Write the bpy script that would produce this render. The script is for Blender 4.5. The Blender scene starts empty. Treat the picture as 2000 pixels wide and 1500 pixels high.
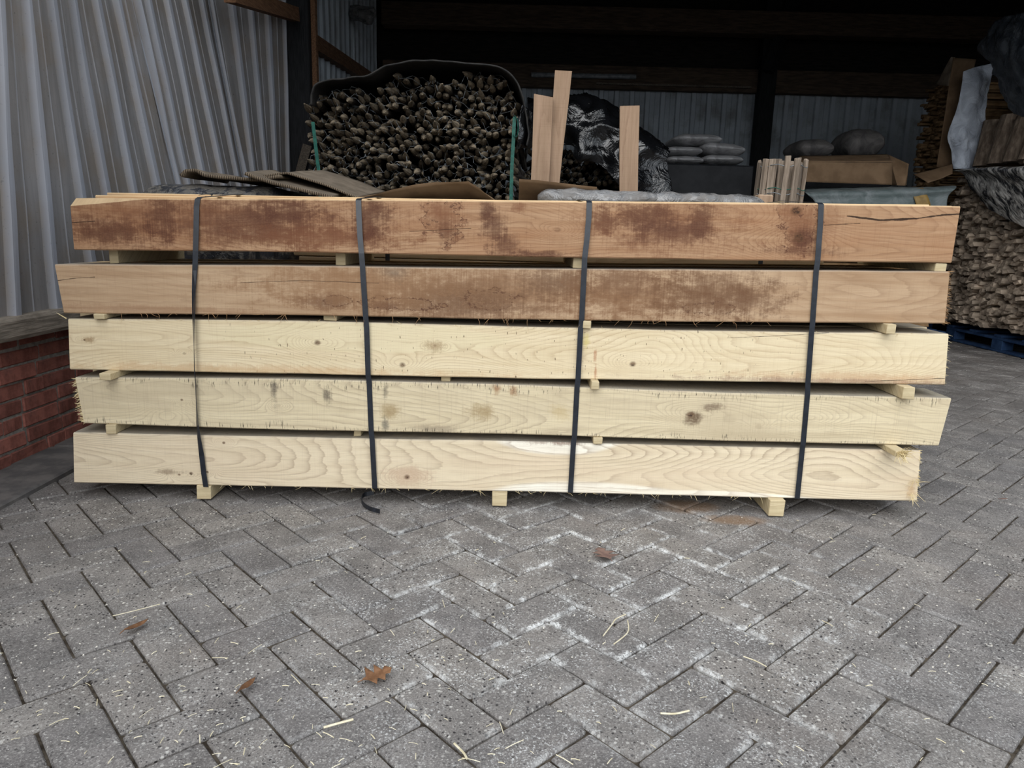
import bpy, bmesh, math, random
from mathutils import Vector, Matrix, Euler, noise as mnoise
D = bpy.data
C = bpy.context.scene.collection
R = random.Random(7)
# ------------------------------------------------------------------ camera, world, lights, exposure
FPX, PITCH, ROLL, U = 1428.9, .2024, .0264, .107
HC = 8.2085 * U
cam = D.cameras.new('camera'); cam.sensor_width = 36; cam.lens = FPX / 2000 * 36; cam.clip_start = .02
cam_o = D.objects.new('camera', cam); C.objects.link(cam_o)
_c, _s = math.cos(ROLL), math.sin(ROLL)
_f = Vector((0, math.cos(PITCH), -math.sin(PITCH))); _u = Vector((0, math.sin(PITCH), math.cos(PITCH))); _r = Vector((1, 0, 0))
_X = _c * _r + _s * _u; _Y = -_s * _r + _c * _u; _Z = -_f
M = Matrix((_X, _Y, _Z)).transposed().to_4x4(); M.translation = (0, 0, HC)
cam_o.matrix_world = M
bpy.context.scene.camera = cam_o

world = D.worlds.new('overcast'); bpy.context.scene.world = world; world.use_nodes = True
bg = world.node_tree.nodes['Background']; bg.inputs[0].default_value = (.86, .93, 1.0, 1); bg.inputs[1].default_value = .9
sun = D.lights.new('sun', 'SUN'); sun.energy = 2.1; sun.angle = math.radians(70); sun.color = (1, .98, .955)
sun_o = D.objects.new('sun', sun); C.objects.link(sun_o)
sun_o.rotation_euler = (math.radians(48), 0, math.radians(-14))
vs = bpy.context.scene.view_settings
vs.view_transform = 'Standard'; vs.look = 'None'; vs.gamma = 1; vs.exposure = 0.22; vs.use_curve_mapping = False
try:
    bpy.context.scene.cycles.use_denoising = True
    bpy.context.scene.cycles.max_bounces = 6
except Exception: pass

# ------------------------------------------------------------------ survey helpers: a sight line met with a real plane
def ray(px, py):
    u, v = px - 1000, py - 750
    x = (_c * u + _s * v) / FPX; y = (-_s * u + _c * v) / FPX
    return Vector((x, math.cos(PITCH) - y * math.sin(PITCH), -math.sin(PITCH) - y * math.cos(PITCH)))
EYE = Vector((0, 0, HC))
def P(px, py, Y): d = ray(px, py); return EYE + d * (Y / d.y)
def PX(px, py, X): d = ray(px, py); return EYE + d * (X / d.x)
def PZ(px, py, z=0): d = ray(px, py); return EYE + d * ((z - HC) / d.z)

# ------------------------------------------------------------------ tagging
def T(o, label, cat, group=None, kind=None):
    o['label'] = label
    if cat: o['category'] = cat
    if group: o['group'] = group
    if kind: o['kind'] = kind
    return o
def empty(name, loc, label=None, cat=None, group=None, kind=None):
    o = D.objects.new(name, None); C.objects.link(o); o.location = loc; o.empty_display_size = .1
    if label: T(o, label, cat, group, kind)
    return o
def link(name, me, mats, parent=None, loc=None, rot=None):
    o = D.objects.new(name, me); C.objects.link(o)
    if mats is not None and not len(me.materials):
        for m in (mats if isinstance(mats, (list, tuple)) else [mats]): me.materials.append(m)
    if loc is not None: o.location = loc
    if rot is not None: o.rotation_euler = rot
    if parent is not None:
        o.parent = parent
        if loc is None: o.location = -parent.location
    return o

class MB:
    def __init__(s): s.v = []; s.f = []; s.m = []
    def add(s, vs, fs, m=0):
        b = len(s.v); s.v += [tuple(v) for v in vs]
        for f in fs: s.f.append(tuple(b + i for i in f)); s.m.append(m)
    def box(s, lo, hi, m=0, mat=None):
        x0, y0, z0 = lo; x1, y1, z1 = hi
        vs = [Vector(p) for p in ((x0,y0,z0),(x1,y0,z0),(x1,y1,z0),(x0,y1,z0),(x0,y0,z1),(x1,y0,z1),(x1,y1,z1),(x0,y1,z1))]
        if mat is not None: vs = [mat @ v for v in vs]
        s.add(vs, [(0,3,2,1),(4,5,6,7),(0,1,5,4),(1,2,6,5),(2,3,7,6),(3,0,4,7)], m)
    def cbox(s, lo, hi, c, m=0, mat=None, jit=0):
        """box with chamfered edges (24 verts)"""
        lo = Vector(lo); hi = Vector(hi); vs = []; idx = {}
        for sx in (0, 1):
            for sy in (0, 1):
                for sz in (0, 1):
                    p = Vector((hi.x if sx else lo.x, hi.y if sy else lo.y, hi.z if sz else lo.z))
                    d = Vector((-c if sx else c, -c if sy else c, -c if sz else c))
                    j = Vector((R.uniform(-jit, jit), R.uniform(-jit, jit), R.uniform(-jit, jit)))
                    for ax in range(3):
                        q = p + j
                        for k in range(3):
                            if k != ax: q[k] += d[k]
                        idx[(sx, sy, sz, ax)] = len(vs); vs.append(q)
        if mat is not None: vs = [mat @ v for v in vs]
        I = lambda x, y, z, a: idx[(x, y, z, a)]
        fs = []
        for t in (0, 1):
            a = [I(t,0,0,0), I(t,1,0,0), I(t,1,1,0), I(t,0,1,0)]; fs.append(a if t else a[::-1])
            a = [I(0,t,0,1), I(0,t,1,1), I(1,t,1,1), I(1,t,0,1)]; fs.append(a if t else a[::-1])
            a = [I(0,0,t,2), I(1,0,t,2), I(1,1,t,2), I(0,1,t,2)]; fs.append(a if t else a[::-1])
        for p in (0, 1):
            for q in (0, 1):
                a = [I(0,p,q,1), I(1,p,q,1), I(1,p,q,2), I(0,p,q,2)]; fs.append(a if p != q else a[::-1])
                a = [I(p,0,q,0), I(p,1,q,0), I(p,1,q,2), I(p,0,q,2)]; fs.append(a if p == q else a[::-1])
                a = [I(p,q,0,0), I(p,q,1,0), I(p,q,1,1), I(p,q,0,1)]; fs.append(a if p != q else a[::-1])
        for x in (0, 1):
            for y in (0, 1):
                for z in (0, 1):
                    a = [I(x,y,z,0), I(x,y,z,1), I(x,y,z,2)]; fs.append(a if (x+y+z) % 2 else a[::-1])
        s.add(vs, fs, m)
    def tube(s, pts, r, n=6, m=0, cap=True):
        pts = [Vector(p) for p in pts]; k = len(pts); vs = []
        for i, p in enumerate(pts):
            t = (pts[min(i+1, k-1)] - pts[max(i-1, 0)])
            t = t.normalized() if t.length > 1e-9 else Vector((0,0,1))
            a = t.cross(Vector((0,0,1)) if abs(t.z) < .9 else Vector((1,0,0))).normalized(); b = t.cross(a)
            ri = r[i] if isinstance(r, (list, tuple)) else r
            for j in range(n):
                an = 2*math.pi*j/n; vs.append(p + (a*math.cos(an) + b*math.sin(an))*ri)
        fs = [(i*n+j, i*n+(j+1) % n, (i+1)*n+(j+1) % n, (i+1)*n+j) for i in range(k-1) for j in range(n)]
        if cap: fs += [tuple(range(n))[::-1], tuple(range((k-1)*n, k*n))]
        s.add(vs, fs, m)
    def mesh(s, name, smooth=False):
        me = D.meshes.new(name); me.from_pydata(s.v, [], s.f)
        if any(s.m): me.polygons.foreach_set('material_index', s.m)
        if smooth: me.polygons.foreach_set('use_smooth', [True]*len(s.f))
        me.validate(); me.update(); return me
    def build(s, name, mats, parent=None, loc=None, rot=None, smooth=False):
        return link(name, s.mesh(name, smooth), mats, parent, loc, rot)

def crom(p, t):
    n = len(p) - 1; t = min(max(t, 0), 1) * n; i = min(int(t), n - 1); f = t - i
    a, b, c, d = p[max(i-1, 0)], p[i], p[i+1], p[min(i+2, n)]
    return .5*((2*b) + (c-a)*f + (2*a-5*b+4*c-d)*f*f + (3*b-a-3*c+d)*f*f*f)
def lin(p, t):
    n = len(p) - 1; t = min(max(t, 0), 1) * n; i = min(int(t), n - 1); f = t - i
    return p[i]*(1-f) + p[i+1]*f
def surface(rows, nu, nv, amp=0, sc=6, seed=0, aniso=(1, 1, 1), soft=True, fold=0):
    """rows of control points -> grid (list of lists) displaced along its normal"""
    ip = crom if soft else lin
    rows = [[Vector(q) for q in r] for r in rows]; G = []
    for a in range(nv+1):
        c = [ip([r[k] for r in rows], a/nv) if len(rows) > 1 else rows[0][k] for k in range(len(rows[0]))]
        G.append([ip(c, b/nu) for b in range(nu+1)])
    if amp:
        N = [[None]*(nu+1) for _ in range(nv+1)]
        for a in range(nv+1):
            for b in range(nu+1):
                du = G[a][min(b+1, nu)] - G[a][max(b-1, 0)]; dv = G[min(a+1, nv)][b] - G[max(a-1, 0)][b]
                n = du.cross(dv); N[a][b] = n.normalized() if n.length > 1e-12 else Vector((0, -1, 0))
        for a in range(nv+1):
            for b in range(nu+1):
                q = G[a][b]; w = Vector((q.x*aniso[0], q.y*aniso[1], q.z*aniso[2]))*sc + Vector((seed, seed*1.7, 0))
                h = mnoise.noise(w) + .5*mnoise.noise(w*2.3)
                if fold: h += fold*(abs(mnoise.noise(w*1.3 + Vector((9, 0, 0))))*2 - .5)
                G[a][b] = q + N[a][b]*h*amp
    return G
def sheet(name, rows, nu, nv, mat, parent=None, thick=.003, amp=0, sc=6, seed=0, smooth=True, **k):
    G = surface(rows, nu, nv, amp, sc, seed, **k)
    mb = MB(); W = nu+1
    mb.add([q for r in G for q in r], [(a*W+b, a*W+b+1, (a+1)*W+b+1, (a+1)*W+b) for a in range(nv) for b in range(nu)])
    o = mb.build(name, mat, parent, smooth=smooth)
    m = o.modifiers.new('thickness', 'SOLIDIFY'); m.thickness = thick; m.offset = 0
    if isinstance(mat, (list, tuple)) and len(mat) > 1: m.material_offset_rim = 1
    return o

# ------------------------------------------------------------------ materials
def lc(r, g, b):
    f = lambda c: (c/255/12.92) if c/255 <= .04045 else ((c/255+.055)/1.055)**2.4
    return (f(r), f(g), f(b), 1)
class N:
    def __init__(s, name, rough=.8, spec=.3):
        s.mat = D.materials.new(name); s.mat.use_nodes = True; s.t = s.mat.node_tree; s.n = s.t.nodes
        s.b = s.n['Principled BSDF']; s.b.inputs['Roughness'].default_value = rough; s.b.inputs['Specular IOR Level'].default_value = spec
        s._tc = None
    def put(s, sock, v):
        if hasattr(v, 'is_linked') or hasattr(v, 'node'): s.t.links.new(v, sock)
        else: sock.default_value = v
    def m(s, op, a, b=None, c=None, clamp=False):
        n = s.n.new('ShaderNodeMath'); n.operation = op; n.use_clamp = clamp
        for i, v in enumerate((a, b, c)):
            if v is not None: s.put(n.inputs[i], v)
        return n.outputs[0]
    def obj(s):
        if not s._tc: s._tc = s.n.new('ShaderNodeTexCoord')
        return s._tc.outputs['Object']
    def pos(s): return s.n.new('ShaderNodeNewGeometry').outputs['Position']
    def nrm(s): return s.n.new('ShaderNodeNewGeometry').outputs['Normal']
    def rnd(s): return s.n.new('ShaderNodeObjectInfo').outputs['Random']
    def sep(s, v):
        n = s.n.new('ShaderNodeSeparateXYZ'); s.t.links.new(v, n.inputs[0]); return n.outputs
    def vec(s, x, y, z=0.0):
        n = s.n.new('ShaderNodeCombineXYZ')
        for i, v in enumerate((x, y, z)): s.put(n.inputs[i], v)
        return n.outputs[0]
    def scale(s, v, sx, sy, sz, off=(0, 0, 0)):
        n = s.n.new('ShaderNodeMapping'); s.t.links.new(v, n.inputs[0]); n.inputs['Scale'].default_value = (sx, sy, sz)
        n.inputs['Location'].default_value = off; return n.outputs[0]
    def noise(s, v, sc=5.0, det=3.0, ro=.5, dist=0.0):
        n = s.n.new('ShaderNodeTexNoise'); s.t.links.new(v, n.inputs['Vector'])
        n.inputs['Scale'].default_value = sc; n.inputs['Detail'].default_value = det; n.inputs['Roughness'].default_value = ro; n.inputs['Distortion'].default_value = dist
        return n.outputs[0]
    def voro(s, v, sc=5.0, feat='F1'):
        n = s.n.new('ShaderNodeTexVoronoi'); n.feature = feat; s.t.links.new(v, n.inputs['Vector']); n.inputs['Scale'].default_value = sc
        return n
    def mr(s, v, a, b, c=0.0, d=1.0, smooth=True):
        n = s.n.new('ShaderNodeMapRange'); n.interpolation_type = 'SMOOTHSTEP' if smooth else 'LINEAR'
        for i, q in enumerate((v, a, b, c, d)): s.put(n.inputs[i], q)
        return n.outputs[0]
    def mix(s, f, a, b, mode='MIX'):
        n = s.n.new('ShaderNodeMix'); n.data_type = 'RGBA'; n.blend_type = mode
        s.put(n.inputs[0], f); s.put(n.inputs[6], a); s.put(n.inputs[7], b); return n.outputs[2]
    def bump(s, h, st=.3, d=.01):
        n = s.n.new('ShaderNodeBump'); n.inputs['Strength'].default_value = st; n.inputs['Distance'].default_value = d
        s.put(n.inputs['Height'], h); s.t.links.new(n.outputs[0], s.b.inputs['Normal'])
    def col(s, c): s.put(s.b.inputs['Base Color'], c)
    def rough(s, c): s.put(s.b.inputs['Roughness'], c)

def wood(name, light, mid, dark, seed=0.0, ringK=6.0, ring=.45, knots=(), stains=(), cracks=(), white=(), outlines=(), edge=0, ticks=None,
         dust=lc(150, 145, 135), saw=.18, fs=(.9, 5.0), H=.16, rough=.75, hue=None, vert=False):
    """sawn timber; local x along the beam, z up its face. knots (x,z,r), stains (x,z,rx,rz,colour,strength)"""
    n = N(name, rough, .25); x, y, z = n.sep(n.obj())
    if vert: x, z = z, x
    t = n.m('MULTIPLY_ADD', y, -.8, z)
    base = n.vec(x, t, seed)
    # growth-ring field: contour lines of a slowly varying field, pulled up around the knots
    big = n.noise(n.scale(base, fs[0], fs[1], 1.0), 1.0, 1.2, .4)
    f = n.m('MULTIPLY_ADD', big, ringK, n.m('MULTIPLY', t, 14.0))
    wob = n.noise(n.scale(base, 9.0, 40.0, 1.0), 1.0, 3.0, .6)
    f = n.m('MULTIPLY_ADD', wob, .9, f)
    kc = None
    for (kx, kz, r, ks) in knots:
        dx = n.m('SUBTRACT', x, kx); dz = n.m('SUBTRACT', t, kz)
        q = n.m('ADD', n.m('POWER', n.m('DIVIDE', n.m('ABSOLUTE', dx), r*2.2), 2.0), n.m('POWER', n.m('DIVIDE', n.m('ABSOLUTE', dz), r), 2.0))
        e = n.m('POWER', 2.718, n.m('MULTIPLY', q, -.28))
        f = n.m('MULTIPLY_ADD', e, 6.5, f)
        if ks > 0:
            q2 = n.m('SQRT', n.m('ADD', n.m('POWER', n.m('DIVIDE', n.m('ABSOLUTE', dx), r*1.15), 2.0), n.m('POWER', n.m('DIVIDE', n.m('ABSOLUTE', dz), r*.9), 2.0)))
            core = n.m('MULTIPLY', n.mr(n.m('MULTIPLY_ADD', wob, .9, q2), 1.3, .75), ks)
            kc = core if kc is None else n.m('MAXIMUM', kc, core)
    fr = n.m('FRACT', f)
    line = n.m('MULTIPLY', n.m('POWER', fr, 4.0), n.mr(fr, 1.0, .90))
    fib = n.noise(n.scale(base, 14.0, 420.0, 1.0), 1.0, 3.0, .6)
    fib2 = n.noise(n.scale(base, 3.0, 60.0, 1.0), 1.0, 3.0, .5)
    c = n.mix(n.mr(fib2, .3, .7), light, mid)
    for (cx, cz, rx, rz, colr, st) in white:
        q = n.m('ADD', n.m('POWER', n.m('DIVIDE', n.m('ABSOLUTE', n.m('SUBTRACT', x, cx)), rx), 2.0), n.m('POWER', n.m('DIVIDE', n.m('ABSOLUTE', n.m('SUBTRACT', z, cz)), rz), 2.0))
        c = n.mix(n.m('MULTIPLY', n.mr(n.m('MULTIPLY_ADD', fib2, .25, q), 1.15, .80), st), c, colr)
    ringv = n.mr(n.noise(n.scale(base, 1.7, 9.0, 1.0), 1.0, 2.0, .5), .3, .7, .45, 1.0)
    c = n.mix(n.m('MULTIPLY', n.m('MULTIPLY', line, ringv), ring*1.35, clamp=True), c, dark)
    c = n.mix(n.m('MULTIPLY', n.mr(fib, .45, .75), .25), c, dark)
    if hue:
        c = n.mix(n.m('MULTIPLY', n.mr(n.noise(n.scale(base, 1.6, 7.0, 1.0, (3, 5, 0)), 1.0, 3.0, .6), .42, .7), hue[1]), c, hue[0])
    sw = n.noise(n.vec(n.m('MULTIPLY', x, 260.0), n.m('MULTIPLY', t, 5.0), seed+3.0), 1.0, 2.0, .6)
    c = n.mix(n.m('MULTIPLY', n.mr(sw, .5, .8), saw), c, dark)
    blot = n.noise(n.scale(base, 16.0, 24.0, 1.0), 1.0, 5.0, .68)
    mott = n.noise(n.scale(base, 60.0, 110.0, 1.0), 1.0, 4.0, .65)
    if stains:
        fine = n.noise(n.scale(base, 180.0, 300.0, 1.0), 1.0, 3.0, .7)
        smod = n.mr(n.m('MULTIPLY_ADD', fine, .6, n.m('MULTIPLY', mott, .6)), .42, .72, .62, 1.0)
        stn = n.m('ADD', n.m('MULTIPLY_ADD', blot, 3.0, -1.5), n.m('MULTIPLY_ADD', mott, 1.8, -.9))
        stn = n.m('ADD', stn, n.m('MULTIPLY_ADD', fine, 1.2, -.6)); stn = n.m('ADD', stn, n.m('MULTIPLY_ADD', sw, -1.0, .5))
    for (cx, cz, rx, rz, colr, st) in stains:
        q = n.m('POWER', n.m('ADD', n.m('POWER', n.m('DIVIDE', n.m('ABSOLUTE', n.m('SUBTRACT', x, cx)), rx), 2.0), n.m('POWER', n.m('DIVIDE', n.m('ABSOLUTE', n.m('SUBTRACT', z, cz)), rz), 2.0)), .5)
        q = n.m('ADD', q, stn)
        c = n.mix(n.m('MULTIPLY', n.m('MULTIPLY', n.mr(q, 1.55, .25), st), smod), c, colr)
    for (cx, cz, rx, rz, colr) in outlines:
        q = n.m('ADD', n.m('POWER', n.m('DIVIDE', n.m('ABSOLUTE', n.m('SUBTRACT', x, cx)), rx), 2.0), n.m('POWER', n.m('DIVIDE', n.m('ABSOLUTE', n.m('SUBTRACT', z, cz)), rz), 2.0))
        w = n.m('ABSOLUTE', n.m('SUBTRACT', n.m('MULTIPLY_ADD', blot, 2.6, n.m('MULTIPLY', q, .45)), 1.65))
        c = n.mix(n.m('MULTIPLY', n.mr(w, .09, .015), n.m('MULTIPLY', n.mr(q, 2.2, 1.2), n.mr(mott, .40, .54, 0.0, .85))), c, colr)
    if ticks:
        x0, x1, st = ticks
        tk = n.noise(n.vec(n.m('MULTIPLY', x, 170.0), n.m('MULTIPLY', t, 48.0), seed+8.0), 1.0, 1.0, .5)
        k = n.m('MULTIPLY', n.mr(tk, .70, .75), n.m('MULTIPLY', n.mr(x, x0-.1, x0+.15), n.mr(x, x1+.1, x1-.15)))
        c = n.mix(n.m('MULTIPLY', k, st), c, lc(95, 75, 55))
    if edge:
        ez = n.m('MINIMUM', n.m('SUBTRACT', z, -.002), n.m('SUBTRACT', H, z))
        em = n.noise(n.vec(n.m('MULTIPLY', x, 240.0), n.m('MULTIPLY', t, 26.0), seed+5.0), 1.0, 3.0, .6)
        lo = n.noise(n.vec(n.m('MULTIPLY', x, 6.0), t, seed+6.0), 1.0, 3.0, .6)
        reach = n.mr(lo, .35, .7, .004, .042)
        k = n.m('MULTIPLY', n.mr(em, .56, .64), n.mr(n.m('DIVIDE', ez, reach), 1.0, .3))
        c = n.mix(n.m('MULTIPLY', k, edge), c, lc(48, 42, 38))
    if kc is not None:
        c = n.mix(n.m('MULTIPLY', kc, .75), c, lc(96, 66, 45))
        c = n.mix(n.m('MULTIPLY', n.mr(n.m('MULTIPLY', kc, mott), .46, .6), .8), c, lc(52, 36, 28))
    for pts, w in cracks:  # dark of each crack's depth is painted as a line, no groove modelled
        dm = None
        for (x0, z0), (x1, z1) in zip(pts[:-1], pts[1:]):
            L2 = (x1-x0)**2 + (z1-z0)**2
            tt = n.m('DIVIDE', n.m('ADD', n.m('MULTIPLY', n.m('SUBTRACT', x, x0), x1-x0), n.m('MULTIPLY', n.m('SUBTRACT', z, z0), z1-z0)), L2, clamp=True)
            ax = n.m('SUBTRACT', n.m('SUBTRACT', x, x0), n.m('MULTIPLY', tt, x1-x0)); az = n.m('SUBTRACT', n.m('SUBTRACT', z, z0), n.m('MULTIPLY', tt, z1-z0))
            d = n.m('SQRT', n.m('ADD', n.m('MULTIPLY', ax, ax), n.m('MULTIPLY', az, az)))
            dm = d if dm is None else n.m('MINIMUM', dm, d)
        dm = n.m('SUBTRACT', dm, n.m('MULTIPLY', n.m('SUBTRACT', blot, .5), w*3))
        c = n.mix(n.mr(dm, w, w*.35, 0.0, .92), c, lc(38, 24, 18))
    nz = n.sep(n.nrm())[2]
    c = n.mix(n.m('MULTIPLY', n.mr(nz, .5, .95), n.mr(blot, .2, .6, .55, .9)), c, dust)
    n.col(c)
    n.bump(n.m('ADD', n.m('MULTIPLY_ADD', sw, .5, fib), n.m('MULTIPLY', line, .4)), .22, .002)
    return n.mat

def simple(name, c1, c2, sc=20.0, det=4.0, rough=.8, spec=.3, bump=0.0, stretch=(1, 1, 1), rand=0.0, lo=.35, hi=.65, c3=None, sc3=4.0, m3=.6):
    n = N(name, rough, spec); v = n.obj()
    if stretch != (1, 1, 1): v = n.scale(v, *stretch)
    q = n.noise(v, sc, det, .6); c = n.mix(n.mr(q, lo, hi), c1, c2)
    if c3: c = n.mix(n.m('MULTIPLY', n.mr(n.noise(n.obj(), sc3, 5.0, .65), .5, .68), m3), c, c3)
    if rand:
        c = n.mix(1.0, c, n.mix(n.rnd(), (1-rand, 1-rand, 1-rand, 1), (1+rand*.6, 1+rand*.55, 1+rand*.5, 1)), 'MULTIPLY')
    n.col(c)
    if bump: n.bump(q, bump, .01)
    return n.mat

def paver_mat():
    n = N('concrete_paver', .85, .25); lx, ly, lz = n.sep(n.obj()); pos = n.pos(); wx, wy, wz = n.sep(pos); rd = n.rnd()
    base = n.mix(n.mr(n.noise(pos, 9.0, 5.0, .6), .3, .7), lc(113, 110, 108), lc(143, 139, 136))
    base = n.mix(n.m('MULTIPLY', n.mr(n.noise(pos, 2.6, 4.0, .6), .5, .72), .35), base, lc(122, 112, 104))
    tone = n.mix(rd, (.80, .80, .82, 1), (1.12, 1.11, 1.08, 1)); base = n.mix(1.0, base, tone, 'MULTIPLY')
    gr = n.noise(pos, 260.0, 3.0, .7); base = n.mix(n.mr(gr, .35, .7, 0.0, .45), base, lc(78, 76, 78))
    base = n.mix(n.mr(gr, .52, .30, 0.0, .4), base, lc(178, 176, 174))
    # exposed aggregate: dark pits and pale stones, stronger on some pavers
    wear = n.mr(n.m('ADD', n.noise(pos, 3.0, 3.0, .5), n.m('MULTIPLY', rd, .35)), .5, .85)
    vo = n.voro(pos, 105.0); pit = n.m('MULTIPLY', n.mr(vo.outputs['Distance'], .34, .22), n.mr(n.sep(vo.outputs['Color'])[0], .54, .62))
    base = n.mix(n.m('MULTIPLY', pit, n.mr(wear, 0.0, 1.0, .45, .95)), base, lc(46, 44, 46))
    v2 = n.voro(pos, 230.0); p2 = n.m('MULTIPLY', n.mr(v2.outputs['Distance'], .36, .24), n.mr(n.sep(v2.outputs['Color'])[0], .66, .72))
    base = n.mix(n.m('MULTIPLY', p2, n.mr(wear, 0.0, 1.0, .4, .9)), base, lc(56, 54, 56))
    s2 = n.m('MULTIPLY', n.mr(v2.outputs['Distance'], .40, .25), n.mr(n.sep(v2.outputs['Color'])[1], .80, .86))
    base = n.mix(n.m('MULTIPLY', s2, .6), base, lc(200, 198, 194))
    st = n.m('MULTIPLY', n.mr(vo.outputs['Distance'], .42, .25), n.mr(n.sep(vo.outputs['Color'])[1], .80, .86))
    base = n.mix(n.m('MULTIPLY', st, n.mr(wear, 0.0, 1.0, .25, .75)), base, lc(205, 203, 198))
    # lime bloom on the edges of the pavers in the middle of the yard
    ex = n.m('SUBTRACT', .107, n.m('ABSOLUTE', lx)); ey = n.m('SUBTRACT', .0535, n.m('ABSOLUTE', ly)); e = n.m('MINIMUM', ex, ey)
    patch = n.noise(n.vec(wx, wy, 4.0), 8.0, 4.0, .7)
    rad = n.m('SQRT', n.m('ADD', n.m('POWER', n.m('DIVIDE', n.m('ABSOLUTE', n.m('SUBTRACT', wx, .22)), .85), 2.0), n.m('POWER', n.m('DIVIDE', n.m('ABSOLUTE', n.m('SUBTRACT', wy, 1.75)), .85), 2.0)))
    area = n.m('MULTIPLY', n.mr(rad, 1.25, .25), n.mr(patch, .46, .58))
    fine = n.noise(pos, 190.0, 4.0, .7)
    lime = n.m('MULTIPLY', n.mr(n.m('ADD', e, n.m('MULTIPLY', n.m('SUBTRACT', fine, .5), .07)), .016, .001), n.m('MULTIPLY', area, n.mr(n.noise(pos, 34.0, 4.0, .7), .38, .58)))
    scat = n.m('MULTIPLY', n.mr(fine, .55, .62), n.m('MULTIPLY', n.mr(rad, 1.7, .3), n.mr(n.noise(pos, 7.0, 4.0, .7), .44, .62)))
    base = n.mix(n.m('MAXIMUM', n.m('MULTIPLY', lime, .9), n.m('MULTIPLY', scat, .85)), base, lc(226, 228, 228))
    # rust-coloured earth by the right-hand bearer
    for cx, cy, rx, ry in ((.60, 2.33, .13, .07), (.73, 2.22, .12, .05)):
        q = n.m('ADD', n.m('POWER', n.m('DIVIDE', n.m('ABSOLUTE', n.m('SUBTRACT', wx, cx)), rx), 2.0), n.m('POWER', n.m('DIVIDE', n.m('ABSOLUTE', n.m('SUBTRACT', wy, cy)), ry), 2.0))
        base = n.mix(n.mr(n.m('MULTIPLY_ADD', n.noise(pos, 22.0, 3.0, .6), .8, q), 1.5, .5, 0.0, .6), base, lc(134, 106, 78))
    # patchy darker tone along the wall and indoors
    darken = n.m('MAXIMUM', n.mr(wy, 2.3, 4.5, 0.0, .6), n.mr(wx, -1.0, -1.7, 0.0, .35))
    base = n.mix(n.m('MULTIPLY', darken, n.mr(n.noise(pos, 4.0, 4.0, .6), .3, .6)), base, lc(70, 65, 62))
    n.col(base); n.bump(n.m('SUBTRACT', n.m('MULTIPLY', gr, .6), pit), .45, .003); return n.mat

M_paver = paver_mat()
M_joint = simple('joint_dirt', lc(52, 46, 40), lc(92, 84, 74), 40.0, 5.0, .95, .1)
M_yard = simple('yard_ground', lc(98, 96, 96), lc(120, 118, 116), 6.0, 5.0, .95, .1)
M_slab = simple('edging_concrete', lc(84, 82, 82), lc(108, 104, 102), 12.0, 6.0, .9, .2, .1)
M_brick = simple('red_brick', lc(140, 90, 80), lc(172, 112, 100), 30.0, 5.0, .9, .15, .3, rand=.28, c3=lc(88, 80, 80), sc3=9.0, m3=.5)
M_mortar = simple('mortar', lc(140, 136, 130), lc(172, 166, 158), 60.0, 5.0, .95, .1, .5)
def sheetmat(name, a, b, dust, hi):
    n = N(name, .55, .4); p = n.pos(); x, y, z = n.sep(p)
    v = n.vec(n.m('MULTIPLY', y, 22.0), n.m('MULTIPLY', z, 1.6), 0.0)
    c = n.mix(n.mr(n.noise(v, 1.0, 5.0, .6), .3, .7), a, b)
    c = n.mix(n.mr(n.noise(p, 3.0, 5.0, .65), .42, .68, 0.0, .75), c, dust)
    c = n.mix(n.mr(n.noise(p, 70.0, 3.0, .7), .62, .72, 0.0, .5), c, lc(60, 56, 52))
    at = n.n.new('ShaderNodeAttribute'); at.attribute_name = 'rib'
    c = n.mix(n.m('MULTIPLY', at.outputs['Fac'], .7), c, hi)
    n.col(c); n.bump(n.noise(p, 14.0, 3.0, .5), .12, .01); return n.mat
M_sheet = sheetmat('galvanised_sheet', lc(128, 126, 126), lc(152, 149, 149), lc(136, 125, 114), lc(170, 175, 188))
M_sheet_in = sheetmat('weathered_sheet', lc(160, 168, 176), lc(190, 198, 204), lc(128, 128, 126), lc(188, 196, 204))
M_oldwood = simple('weathered_timber', lc(92, 84, 76), lc(124, 114, 102), 8.0, 6.0, .9, .15, .4, stretch=(14, 1.2, 14), c3=lc(70, 64, 60), sc3=5.0)
M_sill = simple('grey_sill_timber', lc(122, 114, 104), lc(156, 146, 134), 8.0, 6.0, .9, .15, .4, stretch=(14, 1.2, 14), c3=lc(98, 90, 82), sc3=5.0)
M_railwood = simple('brown_rail_timber', lc(92, 66, 48), lc(124, 92, 68), 8.0, 6.0, .85, .2, .3, stretch=(14, 1.2, 14))
M_tar = simple('tarred_timber', lc(26, 27, 29), lc(40, 41, 43), 10.0, 6.0, .8, .25, .3, stretch=(12, 12, 1))
M_darkboard = simple('dark_boarding', lc(34, 33, 32), lc(48, 45, 42), 6.0, 5.0, .9, .15, .2, stretch=(1, 8, 8))
M_darkbeam = simple('dark_brown_beam', lc(70, 60, 52), lc(96, 82, 70), 6.0, 5.0, .9, .15, .3, stretch=(1, 9, 9))
M_strap = simple('blue_grey_strap', lc(24, 29, 38), lc(34, 40, 50), 60.0, 3.0, .28, .8)
M_strapblack = simple('black_strap_tail', lc(24, 27, 32), lc(40, 44, 52), 60.0, 3.0, .4, .5)
M_sticker = wood('pale_stick', lc(216, 200, 164), lc(198, 182, 146), lc(160, 138, 102), 4.0, 9.0, .5, dust=lc(196, 182, 152), fs=(2.0, 20.0))
M_splinter = simple('fresh_splinter', lc(230, 214, 172), lc(214, 194, 146), 60.0, 3.0, .8, .2)
M_splinter_brown = simple('brown_splinter', lc(188, 152, 112), lc(150, 116, 82), 60.0, 3.0, .8, .2)
M_board = wood('larch_board', lc(166, 140, 118), lc(150, 126, 104), lc(108, 82, 64), 2.0, 12.0, .45, dust=lc(176, 154, 130), fs=(.8, 7.0), vert=True)
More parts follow.
